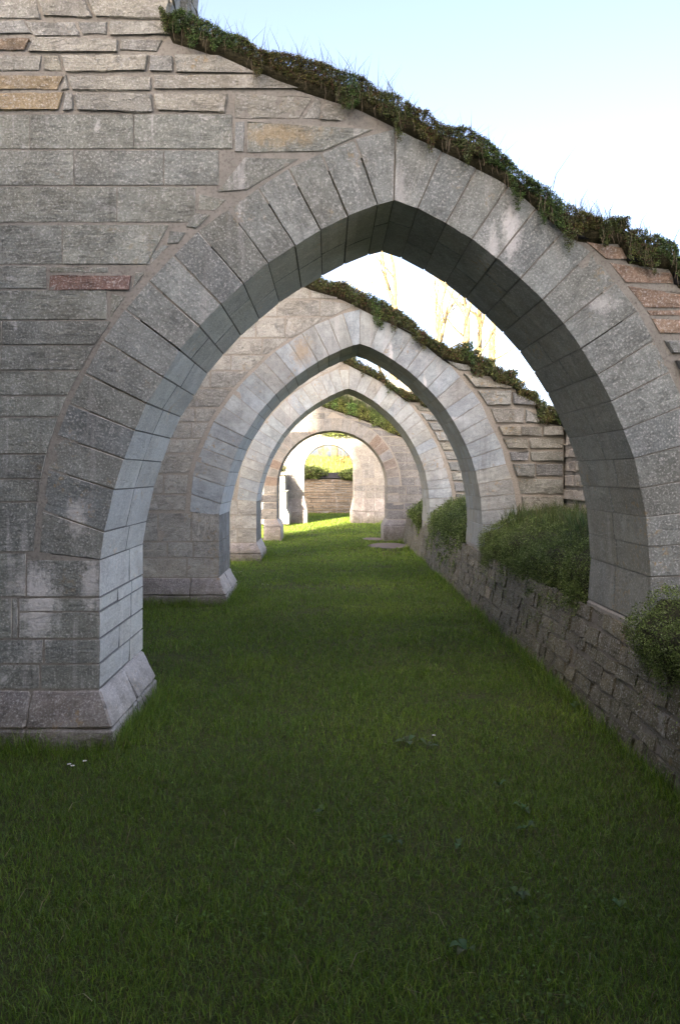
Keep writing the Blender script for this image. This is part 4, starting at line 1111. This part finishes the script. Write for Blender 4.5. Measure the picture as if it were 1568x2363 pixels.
TREES = [(905, 44, .30, .5, 1, .1, 'forked pale trunk standing highest in the gap under the first arch'), (990, 52, .26, .4, 2, .5, 'pale forked tree second from the left in the gap'),
         (1020, 46, .22, .35, 3, -.3, 'crooked pale tree leaning left, between two straighter trunks'), (1062, 50, .28, .5, 4, .4, 'pale tree forking low just right of the crooked one'),
         (1100, 56, .24, .45, 5, .2, 'thin pale tree left of the ivy covered trunk'), (1130, 48, .26, .5, 6, .2, 'ivy covered trunk, rightmost in the gap'), (772, 58, .22, .5, 8, .2, 'thin tree showing only beside the left shoulder of the first arch')]
for u, Y, rd, fk, sd, ln, lb in TREES:
    bare_tree(lb, at_px(u, Y), Y, hill_z(at_px(u, Y), Y), 13.5 + sd % 3, rd * 1.05, sd * 7 + 3, fk + .1, ln, ivy=(sd == 6))
bare_tree('spreading leafless thicket on the skyline above the doorway', .85, 50, 2.4, 3.0, .08, 91, .2, .1, mat=M_twig, group=None, buds=False, dens=1.5, cat='shrub', name='bare_shrub')
bare_tree('smaller leafless thicket at the right of the doorway skyline', 1.9, 47, 2.35, 2.0, .05, 95, .2, .0, mat=M_twig, group=None, buds=False, dens=1.4, cat='shrub', name='bare_shrub')
bare_tree('low twiggy thicket at the left of the doorway skyline', -.6, 54, 2.5, 2.2, .05, 97, .2, .0, mat=M_twig, group=None, buds=True, dens=1.2, cat='shrub', name='bare_shrub')
shrub_clump('bush', 'rusty orange low bush on the skyline seen through the doorway', 'bush', 1.3, 46, 2.35, 1.1, .5, .3, 1500, .10, [(.32, .17, .07), (.26, .15, .06), (.22, .18, .07)])

# ---- grass of the lawn
def lawn_grass():
    bands = [(1.7, 3.0, 15500, .0026, .042), (3.0, 4.6, 11500, .0028, .042), (4.6, 7, 7600, .0034, .043), (7, 11, 4000, .0046, .047), (11, 16, 2100, .0066, .050), (16, 22, 1100, .010, .055), (22, 34.3, 560, .015, .06)]
    P_, Hh, Wd = [], [], []
    for y0, y1, den, wd, hh in bands:
        xa = -max(1.6, .44 * y1 + .3); xa = max(xa, -3.2) if y1 < 20 else -4.5; xb = 1.85 if y1 < 20 else 3.5
        n = int((y1 - y0) * (xb - xa) * den)
        x = nrng.uniform(xa, xb, n); y = nrng.uniform(y0, y1, n)
        keep = x > -.46 * y - .4
        for wy, t in ((Y1, TH), (Y2, TH), (Y3, TH)): keep &= ~((y > wy - .08) & (y < wy + t) & (x < -1.28))
        keep &= ~((y > Y4 - .06) & (y < Y4 + 1) & ((x < -1.25) | (x > 1.45))); keep &= ~((y > Y5 - .06) & (y < Y5 + .75) & ((x < -.78) | (x > .82)))
        keep &= x < 1.745 + .10 * np.maximum(0, (y - 12) / 8) + .02
        keep &= ~((((x - 1.42) / .46) ** 2 + ((y - 18.6) / .72) ** 2 < 1) | (((x - 1.18) / .28) ** 2 + ((y - 20.5) / .42) ** 2 < 1))
        x, y = x[keep], y[keep]; n = len(x)
        cl = np.array([noise.noise(Vector((a * 2.2, b * 2.2, 0))) + .6 * noise.noise(Vector((a * 6, b * 6, 4))) for a, b in zip(x, y)])
        bare = np.array([noise.noise(Vector((a * 1.1 + 40, b * 1.1, 7))) for a, b in zip(x, y)])
        k2 = nrng.random(n) < np.clip(1.1 - np.maximum(0, bare - .24) * 1.9, .4, 1)
        x, y, cl = x[k2], y[k2], cl[k2]; n = len(x)
        z = np.array([ground_height(a, b) for a, b in zip(x, y)])
        h = hh * nrng.uniform(.45, 1.25, n) * (1 + .55 * cl)
        edge = np.zeros(n)                                   # mowing leaves longer grass at the foot of the stones
        for wy in (Y1, Y2, Y3):
            edge = np.maximum(edge, np.clip(1 - np.maximum(np.abs(y - (wy + TH * .45)) - TH * .55, 0) / .22, 0, 1) * np.clip(1 - np.maximum(x + 1.22, 0) / .22, 0, 1))
        edge = np.maximum(edge, np.clip(1 - (1.76 - x) / .14, 0, 1) * .6)
        h = np.clip(h, .010, .2) * (1 + edge * 3.2 * nrng.random(n) ** 1.7)
        P_.append(np.stack([x, y, z - .004], 1)); Hh.append(h); Wd.append(np.full(n, wd) * nrng.uniform(.7, 1.3, n))
    pos = np.concatenate(P_); h = np.concatenate(Hh); wd = np.concatenate(Wd); n = len(pos)
    patchy = np.array([noise.noise(Vector((a * .9, b * .9, 12))) for a, b in pos[:, :2]])
    t = palette(n, LAWN, [.24, .26, .18, .14, .06, .12], .2)
    t = t * (1 + .22 * patchy[:, None]) * np.array([1, 1, 1]) + np.clip(patchy, 0, 1)[:, None] * np.array([.040, .020, .002]) + (np.clip((pos[:, 1] - 7) / 9, 0, 1)[:, None] * np.array([.022, .028, .004]))
    dry = nrng.random(n) < .05 + .10 * np.clip(np.array([noise.noise(Vector((a * 1.1 + 40, b * 1.1, 7))) for a, b in pos[:, :2]]), 0, 1); t[dry] = np.array([.17, .145, .07]) * nrng.uniform(.7, 1.2, (dry.sum(), 1))
    o = blades('grass', pos, h, wd, nrng.uniform(.25, 1.3, n), t, M_blade); tag(o, kind='stuff')
    print('grass blades', n)
lawn_grass()

# ---- rank grass at the foot of the stones, straw and clover in the lawn
def foot_grass():
    segs = [(-2.4, Y1 - .12, -1.25, Y1 - .12, 900), (-1.24, Y1 - .1, -1.24, Y1 + TH, 1300), (-2.6, Y2 - .12, -1.25, Y2 - .12, 700), (-1.24, Y2 - .1, -1.24, Y2 + TH, 600), (-1.24, Y3 - .1, -1.24, Y3 + TH, 250),
            (1.73, 2.2, 1.73, 7, 2600), (1.73, 7, 1.74, 13, 1500)]
    P_ = []
    for xa, ya, xb, yb, n in segs:
        t = nrng.random(n); d = np.array([noise.noise(Vector((lerp(xa, xb, q) * 3, lerp(ya, yb, q) * 3, 5))) for q in t])
        t = t[nrng.random(n) < np.clip(.45 + d * 1.6, .06, 1)]; m = len(t)
        nx, ny = (yb - ya), -(xb - xa); L = math.hypot(nx, ny); sgn = -1 if xa > 1 else 1
        off = np.abs(nrng.normal(0, .035, m))
        P_.append(np.stack([xa + (xb - xa) * t + sgn * nx / L * off, ya + (yb - ya) * t - (off if ny else 0), np.zeros(m)], 1))
    pos = np.concatenate(P_); n = len(pos)
    pos[:, 2] = [ground_height(a, b) for a, b in pos[:, :2]]
    tag(blades('grass', pos, nrng.uniform(.05, .17, n), nrng.uniform(.003, .0045, n), nrng.uniform(.2, .9, n), palette(n, LAWN, None, .22), M_blade), kind='stuff')
    n = 260; y = 2.0 + 8 * nrng.random(n) ** 1.6; x = nrng.uniform(-.42, .40, n) * y; x = np.clip(x, -2.4, 1.7)
    z = np.array([ground_height(a, b) + .022 for a, b in zip(x, y)])
    tag(blades('straw', np.stack([x, y, z], 1), nrng.uniform(.03, .075, n), np.full(n, .0026), nrng.uniform(1.2, 1.9, n), palette(n, [(.30, .25, .13), (.24, .19, .10), (.34, .30, .18)], None, .2), M_blade), kind='stuff')
    n = 9000; y = 2.0 + 8 * nrng.random(n) ** 1.4; x = np.clip(nrng.uniform(-.43, .42, n) * y, -2.4, 1.7)
    k = np.array([noise.noise(Vector((a * 1.9 + 7, b * 1.9, 21))) for a, b in zip(x, y)]) > .22
    x, y = x[k], y[k]; n = len(x); z = np.array([ground_height(a, b) for a, b in zip(x, y)]) + nrng.uniform(.018, .036, n)
    up_ = np.zeros((n, 3)); up_[:, 2] = 1
    tag(leaves('clover', np.stack([x, y, z], 1), up_, nrng.uniform(.010, .018, n), palette(n, [(.085, .15, .035), (.10, .165, .05), (.07, .12, .035)], None, .2), M_leaf, spread=.35, ratio=.9), kind='stuff')
foot_grass()

# sparse longer grass on the sunny slope and at the doorway
n = 9000; x = nrng.uniform(-6, 7, n); y = Y6 + .7 + nrng.random(n) ** 1.5 * 24
z = np.array([hill_z(a, b) + (.35 * max(0, 1 - abs(a + 3) / 5) * min(1, max(0, (b - 40) / 8))) for a, b in zip(x, y)])
o = blades('grass', np.stack([x, y, z - .05], 1), nrng.uniform(.12, .4, n), np.full(n, .03), nrng.uniform(.1, .8, n), palette(n, [(.12, .17, .035), (.16, .20, .05), (.22, .22, .08)], None, .2), M_blade); tag(o, kind='stuff')

# ---- small flat-leaved weeds and daisies in the lawn
M_weed = leaf_material('weed_leaf', .2, .5)
def rosette(u, v, label, nl, L, wd, seed, cols=[(.075, .12, .045), (.085, .13, .055), (.06, .10, .04)]):
    Y = H * F / (v - V0); x = (u - U0) / F * Y; z0 = ground_height(x, Y) + .03
    r = random.Random(seed); root = empty('broadleaf_weed', (x, Y, z0)); tag(root, label, 'weed', 'flat leaved weeds in the lawn')
    for k in range(nl):
        a = r.uniform(0, 6.28); l = L * r.uniform(.5, 1.2); rise = r.uniform(.005, .03)
        rows = [(0, .12), (.25, .5), (.55, 1), (.8, .75), (1, .05)]; V, Fc = [], []
        ca, sa = math.cos(a), math.sin(a)
        for t, w in rows:
            zz_ = rise * math.sin(t * 2.4) ; hw = wd * w / 2
            for s, dz in ((-1, .006 * w), (0, 0), (1, .006 * w)):
                V.append((x + ca * l * t - sa * hw * s, Y + sa * l * t + ca * hw * s, z0 + zz_ + dz))
        for i in range(4):
            for j in range(2): Fc.append((i * 3 + j, i * 3 + j + 1, i * 3 + j + 4, i * 3 + j + 3))
        me = pymesh('leaf', V, Fc, True)
        at = me.attributes.new('tint', 'FLOAT_COLOR', 'POINT'); c = r.choice(cols); c = [q * r.uniform(.85, 1.2) for q in c]
        at.data.foreach_set('color', np.tile(np.array([*c, 1.0], np.float32), len(V)))
        link('leaf', me, M_weed, root)
rosette(940, 1722, 'flat leaved weed in the middle of the lawn, beside a single daisy', 6, .07, .04, 1)
rosette(985, 1728, 'smaller weed rosette touching the middle weed on its right', 4, .06, .034, 2)
for i, (u, v, lb) in enumerate([(1150, 1820, 'weed with upright pale leaves right of the lawn middle'), (1205, 1880, 'weed low on the lawn with three pale leaves in a row'), (910, 1958, 'pair of pale leaves left of centre in the near lawn'),
                                (1060, 1968, 'row of pale leaves in the near lawn centre'), (1215, 1925, 'weed with a bent pale leaf in the near right lawn'), (1190, 2080, 'weed with large oval leaves in the near right lawn'),
                                (1430, 2110, 'broad dark weed near the right foot of the picture'), (1075, 2220, 'weed closest to the camera in the lawn'), (1325, 1640, 'leafy weed at the foot of the low wall'), (745, 1885, 'small weed left of the lawn middle')]):
    rosette(u, v, lb, 3 + i % 3, .045 + .010 * (i % 3), .024 + .005 * (i % 2), 10 + i)
M_petal = plain('white_petal', (.75, .75, .76), .6).m; M_eye = plain('yellow_disc', (.55, .38, .03), .7).m
def daisy(u, v, label, group):
    Y = H * F / (v - V0); x = (u - U0) / F * Y; z0 = ground_height(x, Y)
    root = empty('daisy', (x, Y, z0)); tag(root, label, 'flower', group)
    hgt = .06 + .012 * rng.random(); r0 = .011
    V, Fc = [], []; n = 12
    for k in range(n):
        a = 2 * math.pi * k / n; b0 = len(V)
        for (rr, w) in ((.003, .0012), (.008, .0026), (r0, .001)):
            for s in (-1, 1): V.append((x + math.cos(a) * rr - math.sin(a) * w * s, Y + math.sin(a) * rr + math.cos(a) * w * s, z0 + hgt + rr * .25))
        Fc += [(b0, b0 + 1, b0 + 3, b0 + 2), (b0 + 2, b0 + 3, b0 + 5, b0 + 4)]
    link('petals', pymesh('petals', V, Fc), M_petal, root)
    V, Fc = [], []
    for q, (rr, dz) in enumerate(((.0036, 0), (.0025, .002))):
        for k in range(8): V.append((x + math.cos(k * .785) * rr, Y + math.sin(k * .785) * rr, z0 + hgt + .001 + dz))
    for k in range(8): Fc.append((k, (k + 1) % 8, 8 + (k + 1) % 8, 8 + k))
    Fc.append(tuple(range(8, 16))); link('disc', pymesh('disc', V, Fc), M_eye, root)
    V, Fc = [], []; tube(V, Fc, [Vector((x, Y, z0 - .01)), Vector((x + .002, Y, z0 + hgt * .5)), Vector((x, Y, z0 + hgt))], [.0012] * 3, 4)
    me = pymesh('stem', V, Fc); link('stem', me, M_turf, root)
daisy(1000, 1718, 'single white daisy right of the flat leaved weed', None)
for (u, v), w_ in zip(((160, 1790), (168, 1794), (196, 1780)), ('leftmost', 'middle', 'rightmost')): daisy(u, v, w_ + ' of three white daisies in the grass below the near left pier', 'daisies near the left pier')
far_daisies = [(533, 1331, 'tiny white daisy just outside the left end of the row by the second pier'), (540, 1326, 'leftmost tiny daisy of the short row right of the second pier'), (545, 1330, 'tiny daisy set slightly nearer in the row right of the second pier'),
               (551, 1327, 'second tiny daisy from the right in the row by the second pier'), (556, 1327, 'rightmost tiny daisy of the row right of the second pier'), (609, 1332, 'lone tiny daisy farther right of the row by the second pier'),
               (606, 1357, 'left one of two tiny daisies nearer than the lone daisy'), (618, 1360, 'right one of two tiny daisies nearer than the lone daisy')]
for u, v, lb in far_daisies: daisy(u, v, lb, 'daisies beyond the second pier')
print('objects', len(S.objects), 'tris', sum(len(o.data.loops) - 2 * len(o.data.polygons) for o in S.objects if o.type == 'MESH'))
